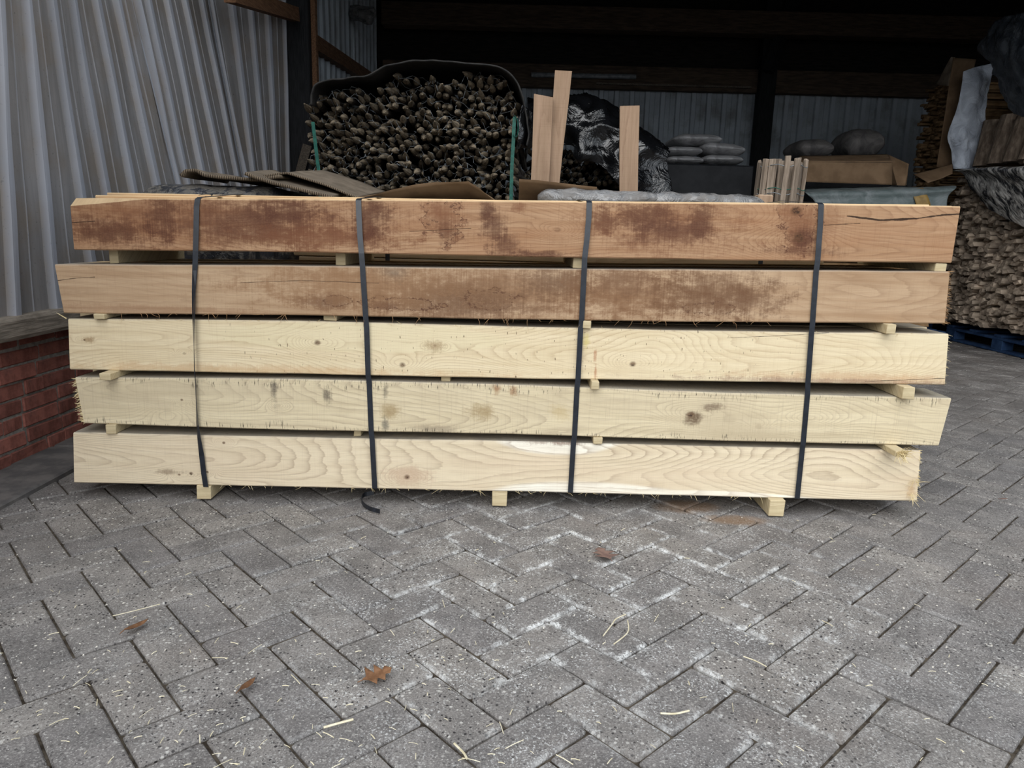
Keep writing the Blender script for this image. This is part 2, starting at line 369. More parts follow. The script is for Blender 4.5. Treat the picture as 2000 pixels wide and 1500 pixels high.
M_bark = simple('stake_bark', lc(54, 51, 48), lc(84, 79, 74), 30.0, 5.0, .9, .15, .5, stretch=(1, .3, 1), rand=.35)
M_cut = simple('stake_cut', lc(104, 95, 82), lc(138, 126, 108), 30.0, 5.0, .85, .15, .3, rand=.4)
M_wire = simple('galvanised_wire', lc(98, 104, 108), lc(130, 136, 140), 40.0, 2.0, .5, .5)
M_green = simple('green_strap', lc(18, 78, 68), lc(26, 98, 84), 60.0, 2.0, .5, .4)
M_black = simple('black_ground_cloth', lc(30, 30, 30), lc(48, 46, 44), 26.0, 5.0, .7, .3, .2)
def film(name, a, b, rough=.25, spec=.6, sc=7.0, wr=.5, stretch=(1, 1, 1), dusty=None, dm=.6):
    n = N(name, rough, spec); v = n.scale(n.obj(), *stretch)
    w = n.noise(v, sc, 5.0, .6, .8); ridge = n.m('ABSOLUTE', n.m('SUBTRACT', w, .5))
    c = n.mix(n.mr(w, .3, .7), a, b)
    if dusty:
        d = n.mr(n.noise(v, sc*1.6, 5.0, .7, .5), .45, .6); c = n.mix(n.m('MULTIPLY', d, dm), c, dusty); n.rough(n.mr(d, 0.0, 1.0, rough, .75))
    n.col(c); n.bump(ridge, wr, .05); return n.mat
M_foil = film('black_plastic_film', lc(12, 13, 15), lc(24, 25, 28), .13, .9, 5.5, .75)
M_foil_dusty = film('dusty_black_plastic', lc(38, 40, 46), lc(60, 62, 68), .3, .6, 9.0, .6, dusty=lc(124, 118, 108), dm=.7)
M_foil_grey = film('grey_black_film', lc(56, 58, 62), lc(100, 102, 106), .24, .8, 6.0, .9, stretch=(1, 1.2, 3.2), dusty=lc(190, 188, 184), dm=.6)
def streakfilm():
    n = N('streaked_grey_film', .3, .7); x, y, z = n.sep(n.obj())
    a = n.m('ADD', n.m('MULTIPLY', y, .62), n.m('MULTIPLY', z, -.78)); b = n.m('ADD', n.m('MULTIPLY', y, .78), n.m('MULTIPLY', z, .62))
    v = n.vec(n.m('MULTIPLY', a, 15.0), n.m('MULTIPLY', b, 3.2), x); w = n.noise(v, 1.0, 5.0, .62, 1.1)
    f2 = n.noise(n.vec(n.m('MULTIPLY', a, 48.0), n.m('MULTIPLY', b, 9.0), x), 1.0, 4.0, .65, .6)
    d = n.mr(n.m('MULTIPLY_ADD', f2, .45, n.m('MULTIPLY', w, .75)), .52, .72)
    n.col(n.mix(d, lc(44, 46, 50), lc(196, 194, 190))); n.rough(n.mr(d, 0.0, 1.0, .25, .7)); n.bump(w, .5, .04); return n.mat
M_streak = streakfilm()
M_foil_blue = film('dusty_blue_black_film', lc(40, 45, 52), lc(66, 72, 80), .35, .5, 8.0, .5, dusty=lc(104, 110, 116), dm=.5)
M_clear = film('milky_clear_wrap', lc(84, 83, 83), lc(124, 124, 125), .07, 1.0, 9.0, .6, stretch=(.8, 1, 1), dusty=lc(122, 114, 106), dm=.3)
M_fleece = film('white_fleece', lc(168, 176, 190), lc(206, 214, 226), .7, .3, 8.0, .6)
M_tarp = film('grey_green_tarp', lc(86, 98, 98), lc(124, 132, 134), .5, .35, 7.0, .3)
M_tape = simple('yellow_brown_tape', lc(128, 104, 58), lc(150, 122, 70), 20.0, 2.0, .5, .4)
M_card = simple('brown_cardboard', lc(104, 84, 64), lc(122, 100, 78), 7.0, 5.0, .9, .15, c3=lc(84, 68, 54), sc3=4.0, m3=.5)
M_cardgrey = simple('dusty_cardboard', lc(100, 90, 78), lc(124, 112, 98), 12.0, 5.0, .9, .15, c3=lc(74, 66, 58), sc3=6.0)
def edgemat():
    n = N('corrugated_card_edge', .95, .1); x, y, z = n.sep(n.obj())
    q = n.m('SINE', n.m('MULTIPLY', n.m('ADD', x, n.m('MULTIPLY', y, .7)), 900.0))
    n.col(n.mix(n.mr(q, -.3, .6), lc(58, 50, 44), lc(134, 120, 102))); return n.mat
M_cardedge = edgemat()
M_sack = film('grey_sack', lc(140, 140, 142), lc(184, 184, 186), .6, .3, 9.0, .5)
M_sackdark = film('dark_sack', lc(92, 90, 90), lc(128, 124, 122), .7, .2, 9.0, .5)
M_box = simple('black_crate_plastic', lc(26, 28, 32), lc(38, 40, 44), 8.0, 3.0, .6, .3)
M_split = simple('split_stake', lc(144, 130, 116), lc(190, 174, 156), 22.0, 5.0, .9, .12, .4, stretch=(.5, 1, 1), rand=.4)
M_lath = simple('sawn_lath', lc(116, 92, 66), lc(152, 124, 92), 22.0, 5.0, .9, .12, .3, stretch=(.4, 1, 1), rand=.45)
M_pale = simple('paling_slat', lc(116, 104, 92), lc(160, 146, 132), 12.0, 5.0, .9, .15, .4, stretch=(8, 8, .6), rand=.35)
M_log = simple('barked_post', lc(92, 80, 70), lc(132, 118, 104), 10.0, 6.0, .9, .12, .6, stretch=(3, 3, .6), c3=lc(64, 54, 48), sc3=6.0)
M_blue = simple('blue_pallet_paint', lc(30, 52, 84), lc(46, 70, 104), 14.0, 4.0, .8, .2)
M_leaf = simple('dry_oak_leaf', lc(104, 74, 52), lc(130, 96, 70), 60.0, 4.0, .8, .2, rand=.2)
M_leafgrey = simple('faded_oak_leaf', lc(112, 90, 84), lc(134, 110, 100), 60.0, 4.0, .8, .2)
M_straw = simple('straw', lc(206, 196, 164), lc(228, 220, 196), 60.0, 3.0, .7, .3)
M_chip = simple('sawdust_chip', lc(214, 208, 196), lc(232, 228, 218), 60.0, 3.0, .8, .2)
M_steel = simple('dull_steel', lc(110, 114, 118), lc(140, 144, 148), 20.0, 3.0, .4, .5)

# ------------------------------------------------------------------ floor: herringbone pavers surveyed from the photograph
floor_me = MB(); floor_me.add([(-30, -40, -.012), (30, -40, -.012), (30, .2, -.012), (-30, .2, -.012)], [(0, 1, 2, 3)], 1)
floor_me.add([(-30, .2, -.012), (30, .2, -.012), (30, 13, -.012), (-30, 13, -.012)], [(0, 1, 2, 3)], 0)
floor = floor_me.build('floor', [M_joint, M_yard], loc=(0, 0, 0))
T(floor, 'grey concrete pavers laid in herringbone under the timber stack', 'paving', kind='structure')
TH, OX, OY = -.8233, -10.2369, 19.2615
ct, st_ = math.cos(TH), math.sin(TH)
def lat(i, j): a, b = i, -j; return Vector(((OX + ct*a - st_*b)*U, (OY + st_*a + ct*b)*U, 0))
def paver_mesh(k):
    """rounded-corner chamfered slab, 2U x U"""
    rr = random.Random(k); mb = MB(); hx, hy = U-.0023, U/2-.0023; ring = []
    rad = [rr.choice((.004, .005, .006, .010)) for _ in range(4)]
    for ci, (sx, sy) in enumerate(((1, 1), (-1, 1), (-1, -1), (1, -1))):
        for q in range(4):
            a = math.pi/2*ci + math.pi/6*q; r = rad[ci]
            ring.append((sx*(hx-r) + r*math.cos(a), sy*(hy-r) + r*math.sin(a)))
    n = len(ring); vs = []
    for (inset, z) in ((0, -.03), (0, -.0055), (.0032, -.0012), (.0075, 0)):
        for (x, y) in ring: vs.append((x*(1-inset/hx), y*(1-inset/hy), z + rr.uniform(-.0006, .0006)*(z > -.01)))
    fs = [(a*n+i, a*n+(i+1) % n, (a+1)*n+(i+1) % n, (a+1)*n+i) for a in range(3) for i in range(n)] + [tuple(range(3*n, 4*n))]
    mb.add(vs, fs); me = mb.mesh('paver'); me.materials.append(M_paver); return me
PM = [paver_mesh(k) for k in range(6)]
def project(v):
    q = M.inverted() @ Vector(v); return (1000 + q.x/-q.z*FPX, 750 - q.y/-q.z*FPX) if q.z < 0 else (-9999, -9999)
pav = []
for i in range(-70, 70):
    for j in range(-70, 70):
        d = (i-j) % 4
        if d == 1: c = (lat(i, j)+lat(i+2, j+1))/2; rot = TH
        elif d == 3: c = (lat(i, j-1)+lat(i+1, j+1))/2; rot = TH+math.pi/2
        else: continue
        if not (.55 < c.y < 10 and -1.62 < c.x < 6.2): continue
        px, py = project(c)
        if c.y > 2.9 and c.x < 0.9: continue_far = True
        if px < -170 or px > 2170 or py > 1680: continue
        hid = (c.y > 2.9 and c.x < 1.6)
        pav.append((c.y + (20 if hid else 0), c, rot))
pav.sort(key=lambda p: p[0])
mass = MB()
for k, (_, c, rot) in enumerate(pav):
    rr = random.Random(k*7+1)
    dz = rr.uniform(-.0025, .0025); tx, ty = rr.uniform(-.008, .008), rr.uniform(-.011, .011)
    rot2 = rot + rr.choice((0, math.pi)) + rr.uniform(-.008, .008)
    if k < 300:
        o = link('paver', PM[rr.randrange(6)], None, floor, (c.x, c.y, dz-.004), (ty, tx, rot2))
    else:
        mat = Matrix.Translation((c.x, c.y, dz-.004)) @ Euler((ty, tx, rot2)).to_matrix().to_4x4()
        me = PM[k % 6]
        mass.add([mat @ v.co for v in me.vertices], [tuple(p.vertices) for p in me.polygons])
mo = mass.build('pavers', M_paver, floor, loc=(0, 0, 0)); mo['kind'] = 'stuff'
slab = MB(); yy = -.2
while yy < 6:
    L = .98; slab.cbox((-1.82, yy, -.05), (-1.575, yy+L, .014), .006, jit=.002); yy += L+.01
T(slab.build('edging_strip', M_slab, floor, loc=(0, 0, 0)), 'smooth concrete edging slabs along the brick plinth', None)

# ------------------------------------------------------------------ left wall
def wallX(Y, z):
    w = min(max((Y-2.9)/.9, 0), 1)*min(max((5.9-Y)/.7, 0), 1); return -1.795 - .13*w*max(z-.5, 0)
core = MB(); core.box((-2.02, .3, -.1), (-1.808, 6.0, .47))
wall_left = core.build('wall_left', M_mortar, loc=(0, 0, 0)); T(wall_left, 'shed wall of brick plinth, timber sill and grey corrugated sheets at the left', 'wall', kind='structure')
BM = []
for k in range(5):
    mb = MB(); mb.cbox((-.05, -.1035, -.0255), (.05, .1035, .0255), .004, jit=.0025); me = mb.mesh('brick'); me.materials.append(M_brick); BM.append(me)
for r in range(8):
    z = .0305 + r*.0605; y = .9 + (0 if r % 2 else .108) + R.uniform(-.02, .02)
    while y < 3.9:
        half = R.random() < .16; L = .48 if half else 1
        o = link('brick', BM[R.randrange(5)], None, wall_left, (-1.852 + R.uniform(-.003, .003), y + .107*L, z + R.uniform(-.002, .002)), (R.uniform(-.012, .012), 0, R.uniform(-.012, .012)))
        o.scale.y = L; y += .2165*L
sl = MB(); ys = [.4 + .35*k for k in range(17)]
vs = []
for k, y in enumerate(ys):
    a, b = .012*mnoise.noise((y*2, 0, 0)), .01*mnoise.noise((y*2, 5, 0))
    vs += [(-1.742+a, y, .468+b), (-1.738+a, y, .482), (-1.741+a, y, .535+b), (-1.752+a, y, .548+a), (-1.95, y, .552), (-1.95, y, .468)]
sl.add(vs, [(k*6+i, k*6+(i+1) % 6, (k+1)*6+(i+1) % 6, (k+1)*6+i) for k in range(16) for i in range(6)] + [tuple(range(6)), tuple(range(96, 102))[::-1]])
T(sl.build('sill', M_sill, wall_left, loc=(0, 0, 0)), 'weathered grey timber sill on the bricks', None)
# corrugated sheets: surveyed rib positions at z = .5 and z = 2.7
def corr(name, ribs, off, z0, z1, mat, parent, xf, seed=0, depth=.026, pw=.22, edge_bend=0.0):
    """ribs: (Y at z .5, Y at z 2.7) of each rib; between two ribs a flat with a small mid crease"""
    cols = []
    for k in range(len(ribs)-1):
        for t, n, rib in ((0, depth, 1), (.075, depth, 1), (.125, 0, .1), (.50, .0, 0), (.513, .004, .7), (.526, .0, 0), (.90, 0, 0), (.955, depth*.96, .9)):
            cols.append((k+t, n, rib))
    cols.append((len(ribs)-1, depth, 1))
    nz = 30; vs = []; rv = []
    for a in range(nz+1):
        z = z0 + (z1-z0)*a/nz; tz = (z-.5)/2.2
        for ci, (s, n, rib) in enumerate(cols):
            k = min(int(s), len(ribs)-2); f = s-k
            yb = ribs[k][0]*(1-f)+ribs[k+1][0]*f; yt = ribs[k][1]*(1-f)+ribs[k+1][1]*f
            Y = yb + (yt-yb)*tz + .006*mnoise.noise((z*2.5, k*3.1, seed))
            X = xf(Y, z) + off + n + .006*mnoise.noise((Y*3, z*2.2, seed+4))
            if edge_bend and ci > len(cols)-6: X += edge_bend*(ci-len(cols)+6)/5*max(0, mnoise.noise((z*1.3, 2, seed))+.35)
            vs.append((X, Y, z)); rv.append(rib)
    W = len(cols); mb = MB()
    mb.add(vs, [(a*W+b, a*W+b+1, (a+1)*W+b+1, (a+1)*W+b) for a in range(nz) for b in range(W-1)])
    o = mb.build(name, mat, parent, loc=(0, 0, 0))
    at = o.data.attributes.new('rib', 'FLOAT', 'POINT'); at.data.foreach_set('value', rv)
    m = o.modifiers.new('thickness', 'SOLIDIFY'); m.thickness = .0015; m.offset = -1; return o
r1 = [(1.85, 2.05), (2.10, 2.30), (2.34, 2.54), (2.582, 2.777), (2.828, 2.83), (3.12, 2.93), (3.36, 3.12), (3.61, 3.48), (3.897, 3.80), (4.20, 3.93)]
r2 = [(4.16, 3.90), (4.30, 4.16), (4.55, 4.43), (4.86, 4.66), (5.14, 4.95), (5.25, 5.12)]
r3 = [(5.20, 5.06), (5.34, 5.40), (5.53, 5.58), (5.70, 5.75), (5.92, 5.98), (6.02, 6.06)]
r0 = [(.26+.26*k, .36+.26*k) for k in range(6)]+[(1.84, 2.04)]
corr('corrugated_sheet', r0, .002, .5, 2.95, M_sheet, wall_left, wallX, 17)
corr('corrugated_sheet', r2, -.004, .5, 2.95, M_sheet, wall_left, wallX, 11, edge_bend=.02)
corr('corrugated_sheet', r3, -.012, .5, 2.95, M_sheet, wall_left, wallX, 23)
corr('corrugated_sheet', r1, .010, .5, 2.95, M_sheet, wall_left, wallX, 3, edge_bend=.035)
rl = MB(); a, b = PX(470, -12, -1.74), PX(566, 20, -1.74)
d = (b-a).normalized(); rl.box((-.0, -.3, -.075), (.07, (b-a).length, .02), mat=Matrix.Translation(a) @ d.to_track_quat('Y', 'Z').to_matrix().to_4x4())
T(rl.build('rail', M_railwood, wall_left, loc=(0, 0, 0)), 'brown timber rail across the top of the outer sheets', None)
# inner sheets beyond the post
def innerX(Y, z): return -1.79
ri = [(6.15+.215*k, 6.15+.215*k) for k in range(17)]
corr('corrugated_sheet', ri[:6], 0, .0, 4.4, M_sheet_in, wall_left, innerX, 31)
corr('corrugated_sheet', ri[5:11], -.006, .0, 4.4, M_sheet_in, wall_left, innerX, 41)
corr('corrugated_sheet', ri[10:], 0, .0, 4.4, M_sheet_in, wall_left, innerX, 51)
rl = MB(); a, b = PX(612, 78, -1.72), PX(727, 153, -1.72); d = (b-a).normalized()
rl.box((-.07, 0, -.07), (.02, (b-a).length+.4, .05), mat=Matrix.Translation(a) @ d.to_track_quat('Y', 'Z').to_matrix().to_4x4())
T(rl.build('rail', M_railwood, wall_left, loc=(0, 0, 0)), 'reddish timber rail on the inner sheets', None)
# door post
pm = MB(); pm.cbox((-1.80, 6.0, 0), (-1.625, 6.17, 4.2), .008)
post = pm.build('pillar', M_tar, loc=(0, 0, 0)); T(post, 'black tarred timber post where the corrugated wall enters the shed', 'post', kind='structure')
em = MB(); em.cbox((-1.622, 6.06, 0), (-1.585, 6.13, 4.2), .004)
T(em.build('batten', M_railwood, post, loc=(0, 0, 0)), 'thin brown batten on the post', None)
bm_ = MB(); a, b = P(582, 350, 5.93), P(600, 283, 5.93); bm_.tube([a+(a-b)*4, b], .035, 4)
T(bm_.build('brace', M_oldwood, post, loc=(0, 0, 0)), 'grey diagonal brace at the foot', None)

# ------------------------------------------------------------------ back wall, right wall, roof
bw = MB(); bw.box((-2.0, 10.06, -.1), (6.9, 10.16, 5.2))
wall_back = bw.build('wall_back', M_darkboard, loc=(0, 0, 0)); T(wall_back, 'dark back wall with grey corrugated sheets along its lower half', 'wall', kind='structure')
def corr_back(x0, n, z0, z1, seed, off=0):
    cols = []
    for k in range(n):
        for t, h, rib in ((0, .03, 1), (.16, .03, 1), (.22, 0, .2), (.5, 0, 0), (.52, .005, .2), (.54, 0, 0), (.84, 0, 0), (.90, .03, .5)): cols.append((x0+(k+t)*.2, h, rib))
    cols.append((x0+n*.2, .03, 1)); W = len(cols); vs = []; rv = []
    for a in range(9):
        z = z0+(z1-z0)*a/8
        for x, h, rib in cols: vs.append((x, 10.05-off-h+.004*mnoise.noise((x*3, z*2, seed)), z)); rv.append(rib)
    mb = MB(); mb.add(vs, [(a*W+b, a*W+b+1, (a+1)*W+b+1, (a+1)*W+b) for a in range(8) for b in range(W-1)])
    o = mb.build('corrugated_sheet', M_sheet_in, wall_back, loc=(0, 0, 0))
    at = o.data.attributes.new('rib', 'FLOAT', 'POINT'); at.data.foreach_set('value', rv)
    m = o.modifiers.new('thickness', 'SOLIDIFY'); m.thickness = .002
for k in range(8): corr_back(-1.75+1.0*k, 5, .05, 2.78, k*7.3, .004*(k % 2))
rb = MB(); rb.cbox((-1.75, 9.90, 2.72), (6.6, 10.0, 3.0), .006)
T(rb.build('rail', M_darkbeam, wall_back, loc=(0, 0, 0)), 'dark timber rail above the back sheets', None)
pb = MB(); pb.cbox((3.02, 9.78, 0), (3.22, 9.95, 4.6), .006)
pil = pb.build('pillar', M_tar, loc=(0, 0, 0)); T(pil, 'black timber post standing against the back wall', 'post', kind='structure')
bb = MB(); bb.tube([P(1500, 140, 9.7), P(1560, -30, 9.7)], .08, 4); T(bb.build('brace', M_tar, pil, loc=(0, 0, 0)), 'black raking brace', None)
tb = MB(); tb.cbox((-1.7, 9.55, 3.33), (6.6, 9.76, 3.59), .006)
trm = tb.build('trim_1', M_darkbeam, loc=(0, 0, 0)); T(trm, 'long dark cross beam high along the back of the shed', 'beam', kind='structure')
wr = MB(); wr.box((6.75, 2.8, -.1), (6.9, 10.1, 5.2)); T(wr.build('wall_right', M_darkboard, loc=(0, 0, 0)), 'dark boarded wall closing the shed on the right', 'wall', kind='structure')
ROOF_Y, ROOF_Z = 4.1, 3.05
cm = MB(); z1 = 4.75
cm.add([(-2.3, ROOF_Y, ROOF_Z), (6.95, ROOF_Y, ROOF_Z), (6.95, 10.3, z1), (-2.3, 10.3, z1), (-2.3, ROOF_Y, ROOF_Z+.1), (6.95, ROOF_Y, ROOF_Z+.1), (6.95, 10.3, z1+.1), (-2.3, 10.3, z1+.1)],
       [(0,3,2,1),(4,5,6,7),(0,1,5,4),(1,2,6,5),(2,3,7,6),(3,0,4,7)])
ceil = cm.build('ceiling', M_darkboard, loc=(0, 0, 0)); T(ceil, 'dark sloping roof underside over the shed', 'roof', kind='structure')
up = MB(); up.box((-2.3, 5.9, 2.9), (-1.84, 10.2, 4.8)); up.box((-2.3, 4.1, 2.95), (-1.95, 5.95, 3.1))
up.build('gable_boards', M_darkboard, wall_left, loc=(0, 0, 0))

# ------------------------------------------------------------------ the strapped stack of sawn beams
BR1, BR2 = lc(74, 44, 32), lc(98, 62, 42)
beams_def = [  # front Y, top line px, bottom line px
    (2.270, [(136, 386), (560, 389), (1000, 393), (1590, 398), (1876, 403)], [(145, 488), (560, 492), (1000, 501), (1400, 508), (1858, 514)]),
    (2.262, [(107, 516), (560, 519), (1000, 525), (1400, 527), (1855, 531)], [(125, 612), (560, 615), (1000, 624), (1400, 629), (1845, 632)]),
    (2.268, [(133, 622), (560, 626), (1000, 638), (1400, 647), (1853, 652)], [(137, 722), (560, 730), (1000, 739), (1400, 745), (1845, 752)]),
    (2.260, [(147, 737), (560, 740), (1000, 752), (1400, 767), (1858, 778)], [(164, 827), (560, 840), (1000, 848), (1400, 861), (1833, 871)]),
    (2.266, [(143, 845), (560, 854), (1000, 862), (1400, 872), (1798, 880)], [(145, 943), (560, 951), (1000, 960), (1400, 970), (1790, 979)])]
def interp(px, line):
    for (x0, y0), (x1, y1) in zip(line[:-1], line[1:]):
        if px <= x1: break
    return y0 + (y1-y0)*(px-x0)/(x1-x0)
origins = [P(b[2][0][0], b[2][0][1], b[0]) for b in beams_def]
def loc_(k, px, py):   # a mark on the face of front beam k -> its (x, z) on that face
    q = P(px, py, beams_def[k][0]) - origins[k]; return q.x, q.z
def S(k, px, py, rx, ry, col, st):
    s = 2.4/FPX; x, z = loc_(k, px, py); return (x, z, rx*s*.98, ry*s*.98, col, st)
def K(k, px, py, r, ks=1.0): x, z = loc_(k, px, py); return (x, z, r*2.4/FPX, ks)
def O(k, px, py, rx, ry, col): return S(k, px, py, rx, ry, col, 1)[:5]
def CR(k, pts, w): return ([loc_(k, *p) for p in pts], w)
DK, MDK, RED = lc(84, 50, 38), lc(122, 78, 54), lc(132, 84, 58)
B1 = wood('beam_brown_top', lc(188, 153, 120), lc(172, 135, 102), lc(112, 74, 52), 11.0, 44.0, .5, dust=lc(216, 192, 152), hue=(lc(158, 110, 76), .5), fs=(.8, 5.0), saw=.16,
    knots=[K(0, 1089, 450, 8, .45), K(0, 1555, 412, 13), K(0, 1560, 465, 16)],
    stains=[S(0, 430, 432, 330, 46, MDK, .75), S(0, 210, 455, 70, 26, DK, .8), S(0, 320, 425, 26, 44, DK, .75), S(0, 500, 435, 130, 40, DK, .65), S(0, 560, 415, 60, 26, DK, .7), S(0, 640, 465, 120, 20, MDK, .8),
            S(0, 722, 425, 34, 44, DK, .85), S(0, 866, 425, 34, 38, MDK, .75), S(0, 870, 455, 16, 20, DK, .5), S(0, 950, 412, 14, 26, DK, .85), S(0, 965, 445, 20, 30, DK, .8), S(0, 990, 480, 26, 20, DK, .75), S(0, 1055, 497, 46, 6, DK, .9), S(0, 1015, 405, 12, 8, MDK, .8),
            S(0, 1182, 432, 26, 22, DK, .8), S(0, 1300, 440, 130, 46, MDK, .75), S(0, 1265, 425, 60, 26, DK, .75), S(0, 1310, 455, 70, 20, DK, .6), S(0, 1370, 430, 20, 34, DK, .7), S(0, 1560, 440, 36, 56, MDK, .8), S(0, 1572, 464, 30, 14, DK, .9), S(0, 1570, 492, 60, 7, DK, .6), S(0, 1620, 430, 16, 40, MDK, .4)],
    outlines=[O(0, 866, 425, 40, 46, DK), O(0, 1560, 430, 40, 60, DK)],
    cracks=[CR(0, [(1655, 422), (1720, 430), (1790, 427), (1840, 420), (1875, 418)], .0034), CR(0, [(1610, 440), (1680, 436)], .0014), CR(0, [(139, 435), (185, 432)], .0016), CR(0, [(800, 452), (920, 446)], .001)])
B2 = wood('beam_brown_second', lc(198, 170, 139), lc(182, 152, 121), lc(130, 98, 72), 23.0, 26.0, .34, hue=(lc(150, 116, 84), .5), saw=.12,
    stains=[S(1, 940, 575, 300, 52, lc(132, 96, 68), .8), S(1, 900, 590, 120, 36, lc(98, 70, 52), .7), S(1, 1090, 552, 60, 30, lc(104, 78, 60), .7), S(1, 1240, 575, 130, 46, lc(128, 92, 64), .75), S(1, 1390, 575, 110, 44, lc(104, 72, 50), .8), S(1, 1460, 585, 60, 30, lc(110, 78, 56), .6), S(1, 640, 590, 46, 14, DK, .7), S(1, 752, 597, 26, 9, DK, .85), S(1, 770, 533, 26, 14, lc(90, 88, 84), .6), S(1, 700, 560, 200, 40, lc(150, 114, 82), .6), S(1, 1210, 545, 60, 26, lc(120, 90, 68), .6), S(1, 290, 605, 200, 8, lc(150, 112, 84), .5)],
    outlines=[O(1, 790, 594, 90, 12, lc(84, 52, 38)), O(1, 960, 585, 50, 20, lc(90, 60, 44)), O(1, 1390, 603, 50, 12, lc(90, 60, 44)), O(1, 660, 588, 30, 9, lc(90, 58, 42))],
    cracks=[CR(1, [(112, 548), (150, 543), (185, 541)], .0012), CR(1, [(470, 552), (590, 548), (740, 553)], .0009)])
B3 = wood('beam_pale_third', lc(238, 222, 188), lc(227, 209, 173), lc(172, 142, 106), 37.0, 46.0, .5, hue=(lc(234, 220, 186), .6), saw=.10, ticks=(.5, 2.3, .8),
    knots=[K(2, 620, 669, 9), K(2, 786, 713, 9), K(2, 1236, 711, 9), K(2, 850, 675, 5, .3), K(2, 1290, 680, 22, 0), K(2, 360, 690, 4, .5), K(2, 165, 664, 3)],
    stains=[S(2, 1690, 738, 230, 9, lc(188, 140, 100), .5), S(2, 1650, 745, 260, 5, lc(146, 116, 100), .7), S(2, 848, 676, 16, 12, lc(150, 120, 84), .7), S(2, 1162, 695, 2.5, 14, lc(176, 116, 80), .7), S(2, 1163, 725, 2.5, 12, lc(176, 116, 80), .7), S(2, 1145, 668, 6, 14, lc(206, 190, 70), .5), S(2, 170, 664, 12, 5, lc(150, 118, 80), .8), S(2, 500, 722, 380, 9, lc(196, 152, 104), .5)],
    white=[(*loc_(2, 700, 660), .5, .05, lc(234, 222, 184), .5)],
    cracks=[CR(2, [(560, 729), (660, 732), (740, 734)], .0008), CR(2, [(1420, 660), (1540, 655), (1620, 650)], .0009), CR(2, [(1690, 745), (1845, 739)], .0012)])
B4 = wood('beam_pale_fourth', lc(230, 216, 183), lc(217, 202, 169), lc(150, 130, 110), 53.0, 42.0, .5, hue=(lc(194, 178, 150), .55), saw=.22, edge=.85, H=.155,
    knots=[K(3, 327, 803, 11, .12), K(3, 355, 781, 4), K(3, 1348, 810, 12), K(3, 1425, 820, 17, .15), K(3, 1580, 823, 12, .12), K(3, 545, 792, 5, .3), K(3, 1482, 833, 8, .2)],
    stains=[S(3, 1356, 818, 15, 13, lc(84, 58, 38), .9), S(3, 1390, 796, 20, 8, lc(88, 62, 46), .7), S(3, 970, 761, 6, 11, lc(150, 104, 66), .8), S(3, 1002, 762, 7, 10, lc(150, 104, 66), .8), S(3, 535, 762, 5, 24, lc(72, 66, 62), .8), S(3, 640, 772, 8, 16, lc(78, 72, 66), .8), S(3, 752, 762, 6, 14, lc(84, 78, 72), .8), S(3, 763, 804, 18, 14, lc(168, 146, 108), .9), S(3, 940, 805, 24, 14, lc(168, 146, 108), .9), S(3, 752, 830, 6, 12, lc(84, 84, 80), .8), S(3, 1095, 805, 18, 16, lc(196, 174, 128), .7), S(3, 1490, 850, 300, 8, lc(186, 170, 140), .4), S(3, 850, 838, 40, 8, lc(150, 136, 116), .7)])
B5 = wood('beam_pale_bottom', lc(237, 222, 193), lc(226, 210, 180), lc(148, 124, 102), 67.0, 62.0, .6, hue=(lc(222, 200, 172), .4), saw=.08, fs=(.75, 4.2),
    knots=[K(4, 350, 927, 5), K(4, 373, 925, 6), K(4, 795, 932, 8), K(4, 437, 865, 4), K(4, 405, 922, 4)],
    stains=[S(4, 330, 922, 26, 5, lc(120, 96, 74), .7), S(4, 795, 932, 40, 20, lc(196, 166, 140), .7), S(4, 1090, 864, 60, 5, lc(120, 80, 62), .9), S(4, 1780, 958, 10, 18, lc(200, 162, 116), .6)],
    white=[(*loc_(4, 1090, 858), .21, .055, lc(255, 250, 234), 1), (*loc_(4, 1150, 972), .36, .058, lc(255, 250, 234), 1), (*loc_(4, 1380, 976), .42, .034, lc(253, 246, 228), 1), (*loc_(4, 1320, 980), .34, .014, lc(176, 124, 92), .85)])
W_rear = [wood('beam_rear_%d' % k, *c, 80.0+k*9, 18.0, .4, H=.16, dust=dd) for k, (c, dd) in enumerate((((lc(214, 180, 140), lc(198, 162, 122), lc(140, 104, 70)), lc(226, 202, 160)), ((lc(224, 206, 170), lc(208, 190, 154), lc(156, 132, 100)), lc(150, 145, 135))))]
beam_labels = ['dark brown stained oak beam, topmost of the strapped stack', 'brown water-marked oak beam, second from the top of the stack', 'pale knotty beam in the middle layer of the strapped stack',
               'pale beam with black saw marks along its edges, second from the bottom', 'pale beam with white sapwood patches, lowest of the stack']
def beam_mesh(top, bot, depth, org, N_=72, seed=0, wane=0, ch=.0035, bowl=.0015):
    """top/bot: lists of 3D points on the front face"""
    mb = MB(); vs = []
    for i in range(N_+1):
        t = i/N_; a = lin(top, t)-org; b = lin(bot, t)-org
        w = bowl*mnoise.noise((t*14, seed, 0)); w2 = bowl*mnoise.noise((t*14, seed, 7)); c = ch
        wz = wy = 0
        if wane:
            q = max(0, 1-t/.075)**.7; wz = .021*q; wy = .030*q
        z1, z0 = a.z+w, b.z+w2; xa, xb = a.x, b.x; ya = a.y
        yb = b.y
        xm = xa
        vs += [(xb, yb, z0+c), (xb, yb+c, z0), (xb, yb+depth-c, z0), (xb, yb+depth, z0+c), (xa, ya+depth, z1-c), (xa, ya+depth-c, z1), (xa, ya+c+wy, z1), (xa - (xa-xb)*wz*4, ya, z1-c-wz)]
    fs = [(i*8+k, (i+1)*8+k, (i+1)*8+(k+1) % 8, i*8+(k+1) % 8)[::-1] for i in range(N_) for k in range(8)] + [tuple(range(8)), tuple(range(N_*8, N_*8+8))[::-1]]
    mb.add(vs, [f[::-1] for f in fs]); return mb.mesh('beam')
